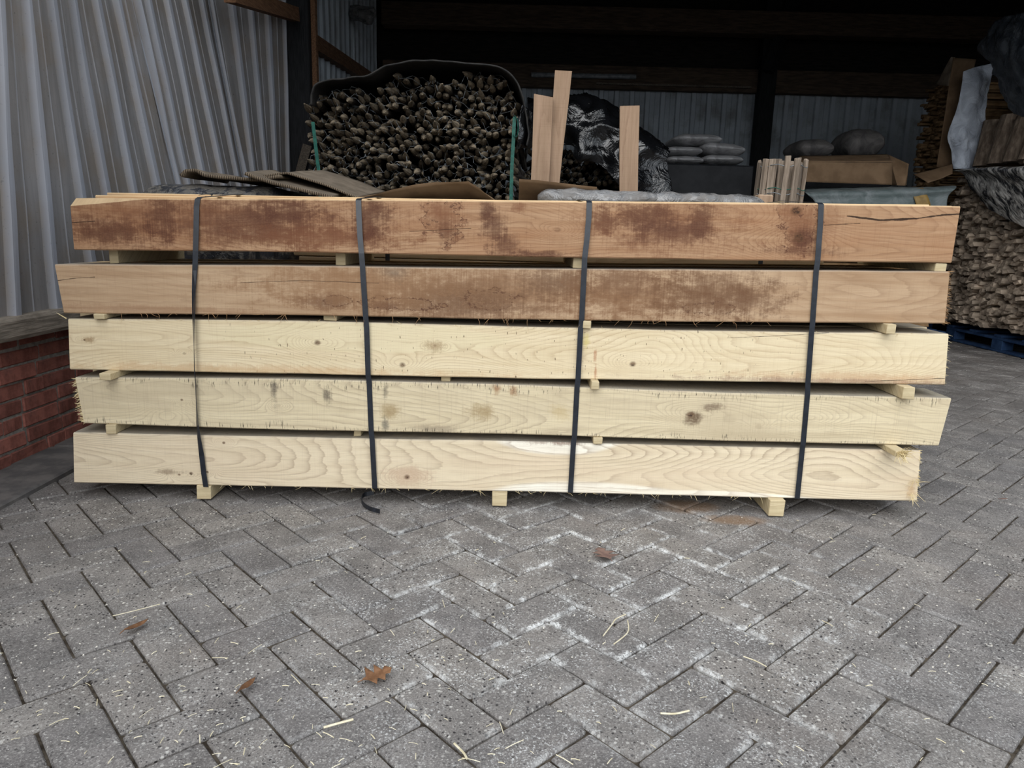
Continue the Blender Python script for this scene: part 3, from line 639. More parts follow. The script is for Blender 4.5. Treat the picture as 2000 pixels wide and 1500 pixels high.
def resample(line, Y, n=12):
    x0, x1 = line[0][0], line[-1][0]
    return [P(x0+(x1-x0)*k/n, interp(x0+(x1-x0)*k/n, line), Y) for k in range(n+1)]
front = []
DEP = .160
for k, (Y, tl, bl) in enumerate(beams_def):
    tp, bt = resample(tl, Y), resample(bl, Y)
    me = beam_mesh(tp, bt, DEP, origins[k], 72, k*3.3, wane=(k == 0))
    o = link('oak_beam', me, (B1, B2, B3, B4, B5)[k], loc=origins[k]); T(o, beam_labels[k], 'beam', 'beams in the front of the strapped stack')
    front.append((o, tp, bt))
layer_names = ['top', 'second', 'middle', 'fourth', 'lowest']
for k, (o, tp, bt) in enumerate(front):
    for row in (1, 2):
        dx0, dx1 = R.uniform(-.06, .03), R.uniform(-.06, .04); up_ = R.uniform(-.004, .002)
        Y = beams_def[k][0] + row*.165
        if k == 0:
            tl = ([(186, 381), (1000, 392.6), (1860, 402)], [(209, 376), (700, 385.5), (1000, 391), (1815, 399.5)])[row-1]
            t2 = [P(a, b, Y) for a, b in tl]; t2 = [lin(t2, q/12) for q in range(13)]
            b2 = [Vector((q.x, q.y, lin([p for p in bt], i/12).z+.001)) for i, q in enumerate(t2)]
        else:
            t2 = [Vector((lin(tp, i/12).x*(1 + (-dx0 if i == 0 else dx1 if i == 12 else 0)/1.4), Y, lin(tp, i/12).z+up_)) for i in range(13)]
            b2 = [Vector((t2[i].x, Y, lin(bt, i/12).z+.0005)) for i in range(13)]
        org = b2[0].copy(); me = beam_mesh(t2, b2, DEP, org, 24, 20+k*5+row)
        o2 = link('oak_beam', me, W_rear[0 if k < 2 else 1], loc=org)
        T(o2, ('%s beam in the %s row, lying in the %s layer of the stack' % (('brown' if k < 2 else 'pale'), ('second', 'third')[row-1], layer_names[k])), 'beam', 'beams in the rear rows of the strapped stack')

# bearers and sticks between the layers (centre px, half width px, front Y, gap index or 'floor')
def stick(px, hw, Yf, gap, label, splint=False, Yb=2.80, tip=0):
    if gap == 'floor':
        q = PZ(px, {398: 977, 975: 991, 1516: 1010}[px]); X = q.x
        f = front[4][2]; t = (X-f[0].x)/(f[-1].x-f[0].x); z0, z1 = .002, lin(f, t).z-.0005
    else:
        zt = lambda X: lin(front[gap][2], (X-front[gap][2][0].x)/(front[gap][2][-1].x-front[gap][2][0].x)).z
        zb = lambda X: lin(front[gap+1][1], (X-front[gap+1][1][0].x)/(front[gap+1][1][-1].x-front[gap+1][1][0].x)).z
        X = P(px, interp(px, beams_def[gap][2])+8, Yf).x; z0, z1 = zb(X)+.0006, zt(X)-.0006
    w = hw*Yf/FPX
    mb = MB(); mb.cbox((-w, 0, 0), (w, Yb-Yf, z1-z0), .0018, jit=.0012)
    o = mb.build('spacer_stick' if gap != 'floor' else 'bearer', M_sticker, loc=(X, Yf, z0)); o.rotation_euler = (0, 0, 0)
    T(o, label, 'stick' if gap != 'floor' else 'bearer', 'sticks between the beams' if gap != 'floor' else 'bearers under the stack')
    return o
o_n = ['first', 'second', 'third', 'fourth']
for px, hw, Yf in ((221, 9, 2.33), (665, 10, 2.33), (1128, 8.5, 2.295), (1838, 11, 2.275)):
    stick(px, hw, Yf, 0, 'short pale stick, %s from the left, directly under the topmost brown beam' % o_n[[221, 665, 1128, 1838].index(px)])
for px, hw, Yf in ((193, 11, 2.25), (645, 13, 2.285), (1147, 8, 2.255), (1742, 9, 2.235)):
    stick(px, hw, Yf, 1, 'short pale stick, %s from the left, between the second and middle beams' % o_n[[193, 645, 1147, 1742].index(px)])
for px, hw, Yf in ((204, 11, 2.215), (870, 9, 2.29), (1163, 8, 2.235), (1777, 12, 2.225)):
    stick(px, hw, Yf, 2, 'short pale stick, %s from the left, between the middle and fourth beams' % o_n[[204, 870, 1163, 1777].index(px)])
stk = None
for px, hw, Yf in ((216, 10, 2.255), (698, 7, 2.29), (1168, 9, 2.255), (1762, 13, 2.19)):
    s_ = stick(px, hw, Yf, 3, 'short pale stick, %s from the left, on top of the lowest beam' % o_n[[216, 698, 1168, 1762].index(px)]); stk = s_
for px, hw, Yf, lab in ((398, 15, 2.262, 'pale square bearer under the left part of the lowest beam, beside the first strap'), (975, 15.5, 2.27, 'square bearer standing under the middle of the lowest beam'), (1516, 16, 2.245, 'square bearer under the right part of the lowest beam, beside the fourth strap')):
    stick(px, hw, Yf, 'floor', lab)

# torn fibres on the beams: a part of the beam they grow from
def fibres(parent, items, mat, name='splinters'):
    mb = MB()
    for p, d, L, r, curl in items:
        p = Vector(p); d = Vector(d).normalized(); c = Vector((R.uniform(-1, 1), R.uniform(-.6, .2), R.uniform(-1, .4)))*curl*L
        pts = [p, p+d*L*.5+c*.25, p+d*L+c]
        mb.tube(pts, [r, r*.8, r*.25], 3)
    o = mb.build(name, mat, parent); o['kind'] = 'stuff'; return o
def edge_pt(k, px, low=True, Yo=0): 
    Y = beams_def[k][0]; return P(px, interp(px, beams_def[k][2 if low else 1]), Y-Yo)
it = []
for _ in range(70):
    it.append((edge_pt(1, R.uniform(230, 1500))+Vector((0, .001, .002)), (R.uniform(-1, 1), -.25, R.uniform(-.9, -.1)), R.uniform(.006, .03), .0006, .6))
for _ in range(170):
    z = R.random(); top, bot = front[1][1][-1], front[1][2][-1]; q = bot.lerp(top, z)
    it.append((q+Vector((-.004, R.uniform(0, .04), 0)), (1, R.uniform(-.5, .2), R.uniform(-.8, .5)), R.uniform(.008, .022), R.uniform(.0006, .0014), .4))
fibres(front[1][0], it, M_splinter_brown)
it = []
for _ in range(190):
    z = R.random(); top, bot = front[3][1][0], front[3][2][0]; q = bot.lerp(top, z)
    it.append((q+Vector((.003, R.uniform(0, .03), 0)), (-1, R.uniform(-.5, .2), R.uniform(-.6, .3)), R.uniform(.006, .022), R.uniform(.0007, .0016), .3))
fibres(front[3][0], it, M_splinter)
it = []
for _ in range(50): it.append((edge_pt(2, R.uniform(150, 1830), False)+Vector((0, .002, -.001)), (R.uniform(-1, 1), -.5, R.uniform(-.3, .7)), R.uniform(.005, .018), .0006, .6))
for _ in range(40):
    q = front[2][2][-1].lerp(front[2][1][-1], R.random()); it.append((q+Vector((-.003, R.uniform(0, .02), 0)), (1, -.2, R.uniform(-.6, .4)), R.uniform(.004, .014), .0008, .4))
it.append((front[2][1][0]+Vector((-.005, 0, 0)), (-.7, -.2, .5), .03, .002, .1))
fibres(front[2][0], it, M_splinter)
it = []
for _ in range(60): it.append((edge_pt(4, R.uniform(420, 1500))+Vector((0, .002, .001)), (R.uniform(-1, 1), -.4, R.uniform(-.8, 0)), R.uniform(.005, .02), .0006, .6))
for _ in range(240):
    q = front[4][2][-1].lerp(front[4][1][-1], R.random()); it.append((q+Vector((-.004, R.uniform(0, .03), 0)), (1, -.3, R.uniform(-.5, .2)), R.uniform(.004, .012), R.uniform(.0007, .0016), .2))
for c, n_ in ((P(1790, 940, 2.25), 14), (P(1782, 968, 2.25), 14)):
    for _ in range(n_): it.append((c+Vector((R.uniform(-.01, .01), 0, R.uniform(-.01, .01))), (R.uniform(-1, .6), -.3, R.uniform(-.5, .25)), R.uniform(.015, .04), R.uniform(.0004, .0011), .2))
fibres(front[4][0], it, M_splinter)
it = []
for _ in range(60): it.append((Vector((stk.location.x+R.uniform(-.015, .015), stk.location.y-.002, stk.location.z+R.uniform(.002, .02))), (R.uniform(-1, 1), -.5, R.uniform(-.9, .9)), R.uniform(.012, .04), R.uniform(.0005, .0014), .3))
fibres(stk, it, M_splinter)

# four strapping bands round the stack
def strap(pts, label, Xtop, twist=None, name='strap'):
    """pts: px polyline down the front face with width in px"""
    path = []
    for (x, y, w) in pts:
        k = 0
        for kk in range(5):
            if y > interp(x, beams_def[kk][1])-8: k = kk
        path.append((P(x, y, (2.2572 if k else 2.2665)-(max(0, min(1, (y-395)/100))*.009 if k == 0 else 0)), w))
    x1 = path[-1][0].x; x0 = path[0][0].x
    zt = lin(front[0][1], (x0-front[0][1][0].x)/(front[0][1][-1].x-front[0][1][0].x)).z
    q0 = P(pts[0][0], interp(pts[0][0], beams_def[0][1]), 2.27); top = []
    z3 = {0: 1.004}.get(0)
    zz = P(pts[0][0]+0, interp(pts[0][0], [(209, 376), (700, 385.5), (1000, 391), (1900, 400)]), 2.60).z + .004
    top = [Vector((x0, 2.766, zz)), Vector((x0, 2.60, zz)), Vector((x0, 2.285, zt+.004))]
    zb = lin(front[4][2], (x1-front[4][2][0].x)/(front[4][2][-1].x-front[4][2][0].x)).z - .0035
    full = [(Vector((x1, 2.766, zb)), .0175, 0), (Vector((x0, 2.768, zb+.02)), .0175, 1), (Vector((x0, 2.768, zz-.01)), .0175, 1)] + [(t, .0175, 0) for t in top]
    full += [(p, w*p.y/FPX, 1) for p, w in path] + [(Vector((x1, 2.285, zb)), .0175, 0), (Vector((x1, 2.766, zb)), .0175, 0)]
    mb = MB(); vs = []; W0 = .0165
    for i, (p, w, ver) in enumerate(full):
        c = min(1, w/W0); an = math.acos(c) if ver and w < W0*.97 else 0
        wd = Vector((math.cos(an), -math.sin(an), 0))*W0/2
        a, b = full[max(i-1, 0)][0], full[min(i+1, len(full)-1)][0]; t = (b-a); t = t.normalized() if t.length > 1e-6 else Vector((0, 0, -1))
        n = t.cross(wd).normalized()*.0007; sh = Vector((0, -math.sin(an)*W0/2, 0))
        vs += [p-wd-n+sh, p+wd-n+sh, p+wd+n+sh, p-wd+n+sh]
    k = len(full); fs = [(i*4+j, i*4+(j+1) % 4, (i+1)*4+(j+1) % 4, (i+1)*4+j) for i in range(k-1) for j in range(4)]
    mb.add(vs, fs); o = mb.build(name, M_strap, loc=(0, 0, 0)); T(o, label, 'strap', 'strapping bands round the beam stack'); return o
s1 = strap([(386, 389, 12), (384, 402, 12), (383, 450, 11.5), (382, 490, 11), (381, 520, 10.5), (379.5, 570, 9), (379.5, 612, 8), (380, 640, 6), (381, 680, 4), (382, 720, 3), (384, 745, 3.2), (385, 780, 4.5), (387, 827, 7), (390, 855, 9), (394, 890, 11), (398, 925, 12), (402, 951, 12)], 'dark strap twisted edge-on halfway down, first from the left on the stack', 0)
strap([(700, 391, 12), (701, 420, 12), (703, 460, 12), (706, 495, 12), (708, 520, 12), (714, 616, 12), (716, 640, 12), (719, 733, 12), (721, 745, 12), (725, 843, 12), (727, 860, 12), (732, 954, 12)], 'dark strap with a curled tail at its foot, second from the left on the stack', 0)
strap([(1151, 396, 11.5), (1150, 425, 11.5), (1146, 470, 11), (1142, 503, 11), (1141, 526, 11), (1136, 626, 11), (1134, 642, 11), (1129, 740, 11), (1127, 757, 11), (1122, 853, 11), (1120, 865, 11), (1114, 962, 11)], 'dark strap crossing the middle of the stack, third from the left', 0)
strap([(1604, 399, 12), (1602, 440, 12), (1599, 480, 12), (1597, 509, 12), (1594, 530, 12), (1587, 630, 12), (1585, 650, 12), (1578, 747, 12), (1577, 771, 12), (1569, 863, 12), (1567, 877, 12), (1557, 974, 12)], 'dark strap near the right end of the stack, fourth from the left', 0)
def ribbon(name, pts, w, mat, label, cat, wdir=(0, 0, 1), parent=None):
    mb = MB(); vs = []; wv = Vector(wdir).normalized()*w/2; n = len(pts)
    for i, p in enumerate(pts):
        t = Vector(pts[min(i+1, n-1)])-Vector(pts[max(i-1, 0)]); nn = t.cross(wv).normalized()*.0006
        vs += [Vector(p)-wv-nn, Vector(p)+wv-nn, Vector(p)+wv+nn, Vector(p)-wv+nn]
    mb.add(vs, [(i*4+j, i*4+(j+1) % 4, (i+1)*4+(j+1) % 4, (i+1)*4+j) for i in range(n-1) for j in range(4)]+[(0, 1, 2, 3), (4*n-4, 4*n-3, 4*n-2, 4*n-1)])
    o = mb.build(name, mat, parent, loc=(0, 0, 0) if parent is None else None)
    if label: T(o, label, cat)
    return o
cp = [PZ(x, y, .012) for x, y in ((730, 962), (712, 966), (706, 975), (710, 985), (722, 993), (742, 999))]
ribbon('strap_tail', [crom(cp, k/20) for k in range(21)], .014, M_strapblack, 'black curled strap end lying on the paving under the stack', 'strap', (0, .25, 1))
cq = [P(x, y, 2.56) for x, y in ((389, 381), (402, 379), (414, 380), (410, 384), (400, 384))]
ribbon('strap_tail', [crom(cq, k/16) for k in range(17)], .012, M_strapblack, 'small black strap end curled on the top beam beside the first strap', 'strap', (0, 1, .2))

# ------------------------------------------------------------------ row just behind the stack
def pallet(x0, x1, y0, y1, label, mat, along='y', deck=True, h=.144):
    e = empty('pallet', ((x0+x1)/2, (y0+y1)/2, 0), label, 'pallet')
    for k in range(5):
        t = k/4; mb = MB(); yy = y0+(y1-y0-.1)*t; mb.cbox((x0, yy, h-.022), (x1, yy+.1, h), .003); mb.build('deck_board', mat, e)
    for k in range(3):
        mb = MB(); xx = x0+(x1-x0-.1)*k/2; mb.cbox((xx, y0, h-.044), (xx+.1, y1, h-.0225), .003); mb.build('stringer', mat, e)
        mb = MB(); mb.cbox((xx, y0, .0), (xx+.1, y1, .02), .003); mb.build('bottom_board', mat, e)
        for q in range(3):
            mb = MB(); yy = y0+(y1-y0-.14)*q/2; mb.cbox((xx, yy, .0205), (xx+.1, yy+.14, h-.0445), .003); mb.build('block', mat, e)
    return e
# dusty plastic wrapped bundle
def wrapped(name, x0, x1, y0, y1, z0, z1, mat, label, cat, amp=.02, seed=0, sc=5, nx=36, nz=26):
    """a rounded lumpy box of film"""
    mb = MB(); n = 40; vs = []; prof = []
    for k in range(n):
        a = 2*math.pi*k/n; c, s = math.cos(a), math.sin(a); e = .28
        prof.append((math.copysign(abs(c)**e, c), math.copysign(abs(s)**e, s)))
    cx, cy, cz = (x0+x1)/2, (y0+y1)/2, (z0+z1)/2
    rings = []
    for i in range(nx+1):
        t = i/nx; u = 2*t-1; sh = (1-abs(u)**10)**.5*.97+.03; X = cx+u*(x1-x0)/2
        for (py, pz) in prof:
            v = Vector((X, cy+py*sh*(y1-y0)/2, cz+pz*sh*(z1-z0)/2))
            h = mnoise.noise(v*sc+Vector((seed, 0, 0)))+.6*abs(mnoise.noise(v*sc*2.2+Vector((0, seed, 0))))
            q = Vector((0, py, pz if pz > 0 else 0)).normalized() if (py or pz) else Vector((0, 0, 1))
            v = v+q*h*amp
            if v.z < z0: v.z = z0
            vs.append(v)
    mb.add(vs, [(i*n+k, i*n+(k+1) % n, (i+1)*n+(k+1) % n, (i+1)*n+k)[::-1] for i in range(nx) for k in range(n)]+[tuple(range(n)), tuple(range(nx*n, nx*n+n))[::-1]])
    o = mb.build(name, mat, loc=(0, 0, 0), smooth=True); T(o, label, cat); return o
wrapped('wrapped_bundle', -1.58, -.88, 2.95, 3.6, .0, 1.045, M_foil_dusty, 'dusty black plastic wrapped bundle behind the left end of the stack', 'bundle', .012, 3, 5)
# a pack of sawn boards that carries the cardboard and the clear bundle
pk = empty('board_pack', (.3, 3.05, 0), 'stack of sawn boards just behind the strapped beams, under the cardboard flaps', 'boards')
for r in range(9):
    for q in range(3):
        mb = MB(); z = .02+r*.108; mb.cbox((-.84+R.uniform(-.03, .03), 2.84+q*.145, z), (1.16+R.uniform(-.05, .05), 2.98+q*.145, z+.106), .003); mb.build('board', W_rear[1], pk)
# cardboard sheets
def card(name, front_px, Yf, depth, rise, label, mats=None, nu=40, drop=0, thick=.007, amp=.004, seed=0):
    fr = [P(x, y, Yf) for x, y in front_px]
    rows = [fr, [q+Vector((0, depth*.5, rise*.5)) for q in fr], [q+Vector((.02, depth, rise)) for q in fr]]
    if drop: rows = [[Vector((q.x, q.y+.16, max(.998, q.z-drop*.9))) for q in fr], [Vector((q.x, q.y+.05, max(1.0, q.z-drop*.35))) for q in fr]] + rows
    o = sheet(name, rows, nu, 10 if not drop else 14, mats or [M_cardgrey, M_cardedge], None, thick, amp, 5, seed, soft=False); T(o, label, 'cardboard', 'cardboard sheets lying behind the stack'); return o
card('cardboard_sheet', [(352, 343), (362, 333), (382, 332), (398, 342), (430, 346), (465, 349), (510, 350), (545, 343)], 2.98, .42, .0, 'crumpled dusty cardboard sheet lying on the dusty plastic bundle', thick=.012, seed=2)
card('cardboard_sheet', [(512, 345), (540, 340), (560, 338), (600, 350), (640, 363), (672, 376), (700, 386)], 3.02, .5, .05, 'grey-brown cardboard sheet sloping to the right, upper of the sloping sheets', thick=.008, seed=5)
card('cardboard_sheet', [(478, 339), (500, 348), (530, 357), (570, 366), (610, 376), (650, 386)], 2.94, .3, .035, 'thick-edged cardboard sheet sloping to the right, lower of the sloping sheets', thick=.012, seed=8)
card('cardboard_flap', [(690, 388), (725, 381), (765, 370), (805, 362), (850, 356), (885, 354), (915, 354), (935, 366), (965, 390)], 2.92, .35, -.015, 'arched brown cardboard flap in front of the pointed stake pile', [M_card, M_cardedge], drop=.10, thick=.006, seed=11)
card('cardboard_flap', [(1014, 350), (1050, 352), (1090, 357), (1130, 362), (1166, 366)], 2.95, .12, 0, 'straight brown cardboard flap at the foot of the two leaning boards', [M_card, M_cardedge], drop=.11, thick=.006, seed=14)
# clear-wrapped long bundle
def lumpy(name, pts, rad, mat, label, cat, squash=.7, amp=.3, seed=0, n=22, sc=14):
    mb = MB(); k = len(pts); vs = []
    for i, p in enumerate(pts):
        r = rad[i]
        for j in range(n):
            a = 2*math.pi*j/n; d = Vector((0, math.cos(a)*1.2, math.sin(a)*squash)); v = Vector(p)+d*r
            h = mnoise.noise(v*sc+Vector((seed, 0, 0)))+.7*abs(mnoise.noise(Vector((v.x*sc*2.2, v.y*sc, v.z*sc))+Vector((0, seed, 0))))
            vs.append(v+d*r*h*amp)
    mb.add(vs, [(i*n+j, i*n+(j+1) % n, (i+1)*n+(j+1) % n, (i+1)*n+j)[::-1] for i in range(k-1) for j in range(n)]+[tuple(range(n)), tuple(range((k-1)*n, k*n))[::-1]])
    o = mb.build(name, mat, loc=(0, 0, 0), smooth=True); T(o, label, cat); return o
NP = 110; pts = []; rad = []
for i in range(NP+1):
    t = i/NP; x = 1050+(1492-1050)*t; yc = 386+t*13; r = .050*(1-(2*t-1)**16*.75)*(1+.06*math.sin(t*45)) ; q = P(x, yc, 2.96); q.z = max(q.z, 1.018); pts.append(q); rad.append(r*(1-.18*t))
lumpy('clear_wrapped_bundle', pts, rad, M_clear, 'long bundle in clear shiny plastic lying behind the middle strap', 'bundle', .75, .20, 3)
# three boards standing behind it
def board(px_tl, px_tr, px_bl, px_br, Y, label, th=.022, skew=0):
    tl, tr, bl, br = [P(x, y, Y) for x, y in (px_tl, px_tr, px_bl, px_br)]
    f = (bl.z-.0)/(tl.z-bl.z); bl2 = bl-(tl-bl)*f; br2 = br-(tr-br)*((br.z-.0)/(tr.z-br.z))
    org = bl2.copy(); mb = MB(); vs = []; n = 14
    for i in range(n+1):
        t = i/n; a = bl2.lerp(tl, t)-org; b = br2.lerp(tr, t)-org; w = .002*mnoise.noise((t*6, Y, px_tl[0]))
        vs += [a+Vector((w, 0, 0)), b+Vector((w, 0, 0)), b+Vector((w, th, 0)), a+Vector((w, th, 0))]
    mb.add(vs, [(i*4+j, i*4+(j+1) % 4, (i+1)*4+(j+1) % 4, (i+1)*4+j) for i in range(n) for j in range(4)]+[(3, 2, 1, 0), (4*n, 4*n+1, 4*n+2, 4*n+3)])
    o = mb.build('standing_board', M_board, loc=org); T(o, label, 'board', 'boards standing upright behind the stack'); return o
board((1043, 183), (1080, 190), (1037, 353), (1072, 358), 3.42, 'pale board standing upright, shorter and left of the overlapping pair')
board((1084, 137), (1117, 139), (1067, 358), (1092, 362), 3.45, 'tallest pale board, right of the overlapping pair, leaning right')
board((1211, 207), (1249, 206), (1211, 372), (1246, 374), 3.42, 'single pale board standing upright in front of the shiny black plastic')
# small roll of paling fence standing on end
rl_ = empty('paling_fence_roll', (1.36, 3.62, 0), 'small standing roll of split paling fence tied with wire', 'fence roll')
cx, cy = 1.262, 3.62
pal = []
for ring_, n_, rr in ((0, 14, .098), (1, 9, .062), (2, 4, .028)):
    for k in range(n_):
        a = 2*math.pi*k/n_+ring_*.3; x, y = cx+rr*math.cos(a), cy+rr*math.sin(a)
        mb = MB(); w, th_ = R.uniform(.010, .019), R.uniform(.006, .010); h = R.uniform(1.235, 1.268)
        mb.cbox((-w, -th_, 0), (w, th_, h), .002, jit=.003)
        o = mb.build('slat', M_pale, rl_, loc=Vector((x, y, .001))-rl_.location, rot=(Matrix.Rotation(.035+R.uniform(-.010, .010), 3, 'Y') @ Matrix.Rotation(R.uniform(-.012, .012), 3, 'X') @ Matrix.Rotation(a+math.pi/2+R.uniform(-.3, .3), 3, 'Z')).to_euler()); o.location.x -= .047
for z, m_ in ((P(1520, 322, 3.5).z, M_wire), (P(1520, 368, 3.5).z, M_green), (P(1520, 378, 3.5).z, M_wire), (.5, M_wire)):
    mb = MB(); mb.tube([(cx-.047+z*.035+.112*math.cos(a*.2618), cy+.112*math.sin(a*.2618), z+.006*math.sin(a*1.7)) for a in range(25)], .0018, 4)
    mb.build('wire_tie', m_, rl_)
mb = MB(); a, b = P(1505, 376, 3.15), P(1536, 376, 3.15); mb.cbox((a.x, 3.30, 0), (b.x, 3.36, a.z), .005, jit=.002)
o = mb.build('sawn_post', M_board, loc=(0, 0, 0)); T(o, 'stub of a sawn post in front of the small paling roll', 'post')

# ------------------------------------------------------------------ big pile of pointed chestnut stakes
def stake_mesh(k, r=.0215, L=1.05, n=7):
    rr = random.Random(100+k); mb = MB(); vs = []; fs = []; tip = rr.uniform(.055, .10)
    el = rr.uniform(.75, 1.1)
    def ring(y, s, ox=0, oz=0): return [(ox+r*s*math.cos(2*math.pi*j/n)*(1+.05*math.sin(j*2+k)), y, oz+r*s*el*math.sin(2*math.pi*j/n)) for j in range(n)]
    oa = rr.uniform(0, 6.28); om = rr.uniform(.3, .8)*r; ox, oz = om*math.cos(oa), om*math.sin(oa)
    vs = ring(L, .95)+ring(tip+.01, 1)+ring(tip*.45, .62, ox*.45, oz*.45)+ring(0, rr.uniform(.04, .2), ox, oz)
    f1 = [(a*n+j, a*n+(j+1) % n, (a+1)*n+(j+1) % n, (a+1)*n+j) for a in range(1) for j in range(n)]
    f2 = [(a*n+j, a*n+(j+1) % n, (a+1)*n+(j+1) % n, (a+1)*n+j) for a in range(1, 3) for j in range(n)]+[tuple(range(3*n, 4*n))]
    mb.add(vs, f1+[tuple(range(n))[::-1]], 0); mb.add(vs, f2, 1); me = mb.mesh('stake'); me.materials.append(M_bark); me.materials.append(M_cut); return me
SM = [stake_mesh(k) for k in range(9)]
def top_profile(px):
    return interp(px, [(600, 192), (612, 176), (640, 168), (700, 173), (735, 183), (750, 150), (765, 140), (815, 136), (850, 150), (875, 162), (890, 150), (905, 140), (985, 138), (1000, 150), (1012, 190)])
def stake_pile(Y0, x0, x1, zlo, prof, ztop_off, label, name, group=None, seed=5, nmax=300, sp=.047, mats=None, px_ok=None, depth_j=.07):
    rr = random.Random(seed); root = empty(name, ((x0+x1)/2, Y0+.5, 0), label, 'fencing bundle')
    S_ = []
    z = zlo; row = 0
    while z < 2.2:
        x = x0 + (sp/2 if row % 2 else 0)
        while x < x1:
            xx = x+rr.uniform(-.013, .013); zz = z+rr.uniform(-.012, .012)+.025*math.sin(xx*5+row*.12)+.02*mnoise.noise((xx*3, z*3, seed))
            px, py = project((xx, Y0, zz))
            if py > prof(px)+ztop_off and (px_ok is None or px_ok(px, py)) and mnoise.noise((xx*6, zz*6, seed+3)) < .56: S_.append((xx, zz, rr.uniform(-depth_j, depth_j)+.05*mnoise.noise((xx*4, zz*4, 9)), py))
            x += sp
        z += sp*.87; row += 1
    S_.sort(key=lambda s: s[3]); mass = MB(); tips = []
    vis = [s for s in S_ if s[3] < 392]; hid = [s for s in S_ if s[3] >= 392]
    rr.shuffle(vis)
    for k, (x, z, dy, py) in enumerate(vis+hid):
        rot = (rr.uniform(-.12, .12), rr.uniform(0, 6.28), rr.uniform(-.14, .14)); me = SM[rr.randrange(9)]; loc = Vector((x, Y0+dy, z))
        if k < nmax and k < len(vis): link('stake', me, None, root, loc-root.location, rot)
        else:
            mat = Matrix.Translation(loc) @ Euler(rot).to_matrix().to_4x4()
            b = len(mass.v)
            mass.v += [tuple(mat @ v.co) for v in me.vertices]
            for p in me.polygons: mass.f.append(tuple(b+i for i in p.vertices)); mass.m.append(p.material_index)
        if k < len(vis): tips.append(loc)
    o = mass.build('stakes', [M_bark, M_cut], root); o['kind'] = 'stuff'
    w = MB()
    for q in tips:
        near = sorted((t for t in tips if 0 < abs(t.x-q.x) < .10 and abs(t.z-q.z) < .06 and t.x > q.x), key=lambda t: (t-q).length)[:2]
        for t in near[:1+(rr.random() < .45)]:
            a = q+Vector((0, .055, .014)); b = t+Vector((0, .055, .014)); mm = (a+b)/2+Vector((rr.uniform(-.01, .01), -.03, rr.uniform(-.025, .02)))
            w.tube([a, mm, b], .0017, 3, cap=False)
    o = w.build('tie_wire', M_wire, root); o['kind'] = 'stuff'
    return root
stake_pile(4.6, -1.26, .0, .22, top_profile, 3, 'big bundle of pointed chestnut stakes under black cloth, left in the shed', 'chestnut_stake_bundle', seed=5)
pallet(-1.3, .02, 4.75, 5.6, 'wooden pallet under the big bundle of pointed stakes', M_oldwood)
stake_pile(5.95, -.02, 1.0, .22, lambda px: 292, 0, 'smaller dark bundle of pointed stakes under shiny black plastic', 'chestnut_stake_bundle', seed=9, sp=.047, px_ok=lambda px, py: px < 1235)
pallet(-.05, 1.05, 6.05, 6.9, 'wooden pallet under the smaller bundle of pointed stakes', M_oldwood)
# black cloth arched over the big pile
arch = [(606, 205), (609, 180), (622, 163), (680, 153), (722, 148), (755, 130), (790, 122), (830, 120), (862, 119), (905, 122), (960, 127), (988, 138), (1008, 160), (1022, 190), (1030, 225), (1033, 262), (1030, 285)]
fr = [P(x, y, 4.48) for x, y in arch]
T(sheet('ground_cloth', [fr, [q+Vector((0, .45, .02)) for q in fr], [q+Vector((0, 1.0, 0)) for q in fr]], 90, 16, M_black, None, .009, .012, 6, 2), 'black woven cloth arched over the big stake bundle', 'cloth')
rows = [[P(1022, 205, 4.46), P(1034, 215, 4.55), P(1042, 222, 4.75)], [P(1014, 250, 4.46), P(1030, 262, 4.52), P(1048, 265, 4.75)], [P(1006, 292, 4.48), P(1020, 290, 4.52), P(1036, 290, 4.7)]]
T(sheet('plastic_fold', rows, 14, 16, M_foil, None, .004, .02, 12, 4), 'loose fold of black plastic at the right side of the big stake bundle', 'plastic sheet')
# green lashing straps
ribbon('lashing_strap', [P(x, y, 4.44) for x, y in ((611, 238), (613, 255), (617, 290), (624, 346), (628, 420), (640, 760))], .020, M_green, 'green lashing strap at the left side of the big stake bundle', 'strap', (1, 0, 0))
ribbon('lashing_strap', [P(x, y, 4.44) for x, y in ((1005, 228), (1004, 245), (1003, 270), (1000, 320), (998, 395), (990, 765))], .020, M_green, 'green lashing strap at the right side of the big stake bundle', 'strap', (1, 0, 0))
lp = [P(x, y, 4.43) for x, y in ((1005, 225), (1011, 235), (1012, 255), (1008, 268), (1002, 262))]
ribbon('strap_loop', [crom(lp, k/16) for k in range(17)], .016, M_green, 'hanging loop of green strap on the right side of the big stake bundle', 'strap', (.3, 1, 0))

# shiny black plastic over the second pile
rows = [[P(1030, 196, 6.3), P(1090, 190, 6.4), P(1170, 192, 6.3), P(1215, 222, 6.2), P(1262, 262, 6.2), P(1300, 296, 6.2)],
        [P(1030, 205, 5.8), P(1090, 200, 5.78), P(1165, 200, 5.76), P(1205, 235, 5.72), P(1262, 272, 5.72), P(1306, 302, 5.74)],
        [P(1034, 245, 5.74), P(1095, 240, 5.72), P(1150, 245, 5.66), P(1205, 275, 5.62), P(1258, 310, 5.64), P(1308, 335, 5.7)],
        [P(1040, 278, 5.76), P(1100, 276, 5.76), P(1128, 300, 5.64), P(1190, 300, 5.60), P(1250, 345, 5.62), P(1310, 362, 5.7)],
        [P(1044, 286, 5.78), P(1105, 288, 5.78), P(1124, 306, 5.7), P(1175, 325, 5.62), P(1230, 380, 5.62), P(1313, 400, 5.7)]]
T(sheet('plastic_sheet', rows, 90, 80, M_foil, None, .004, .022, 4.2, 7, fold=2.0), 'shiny black plastic sheet draped over the smaller stake bundle', 'plastic sheet')

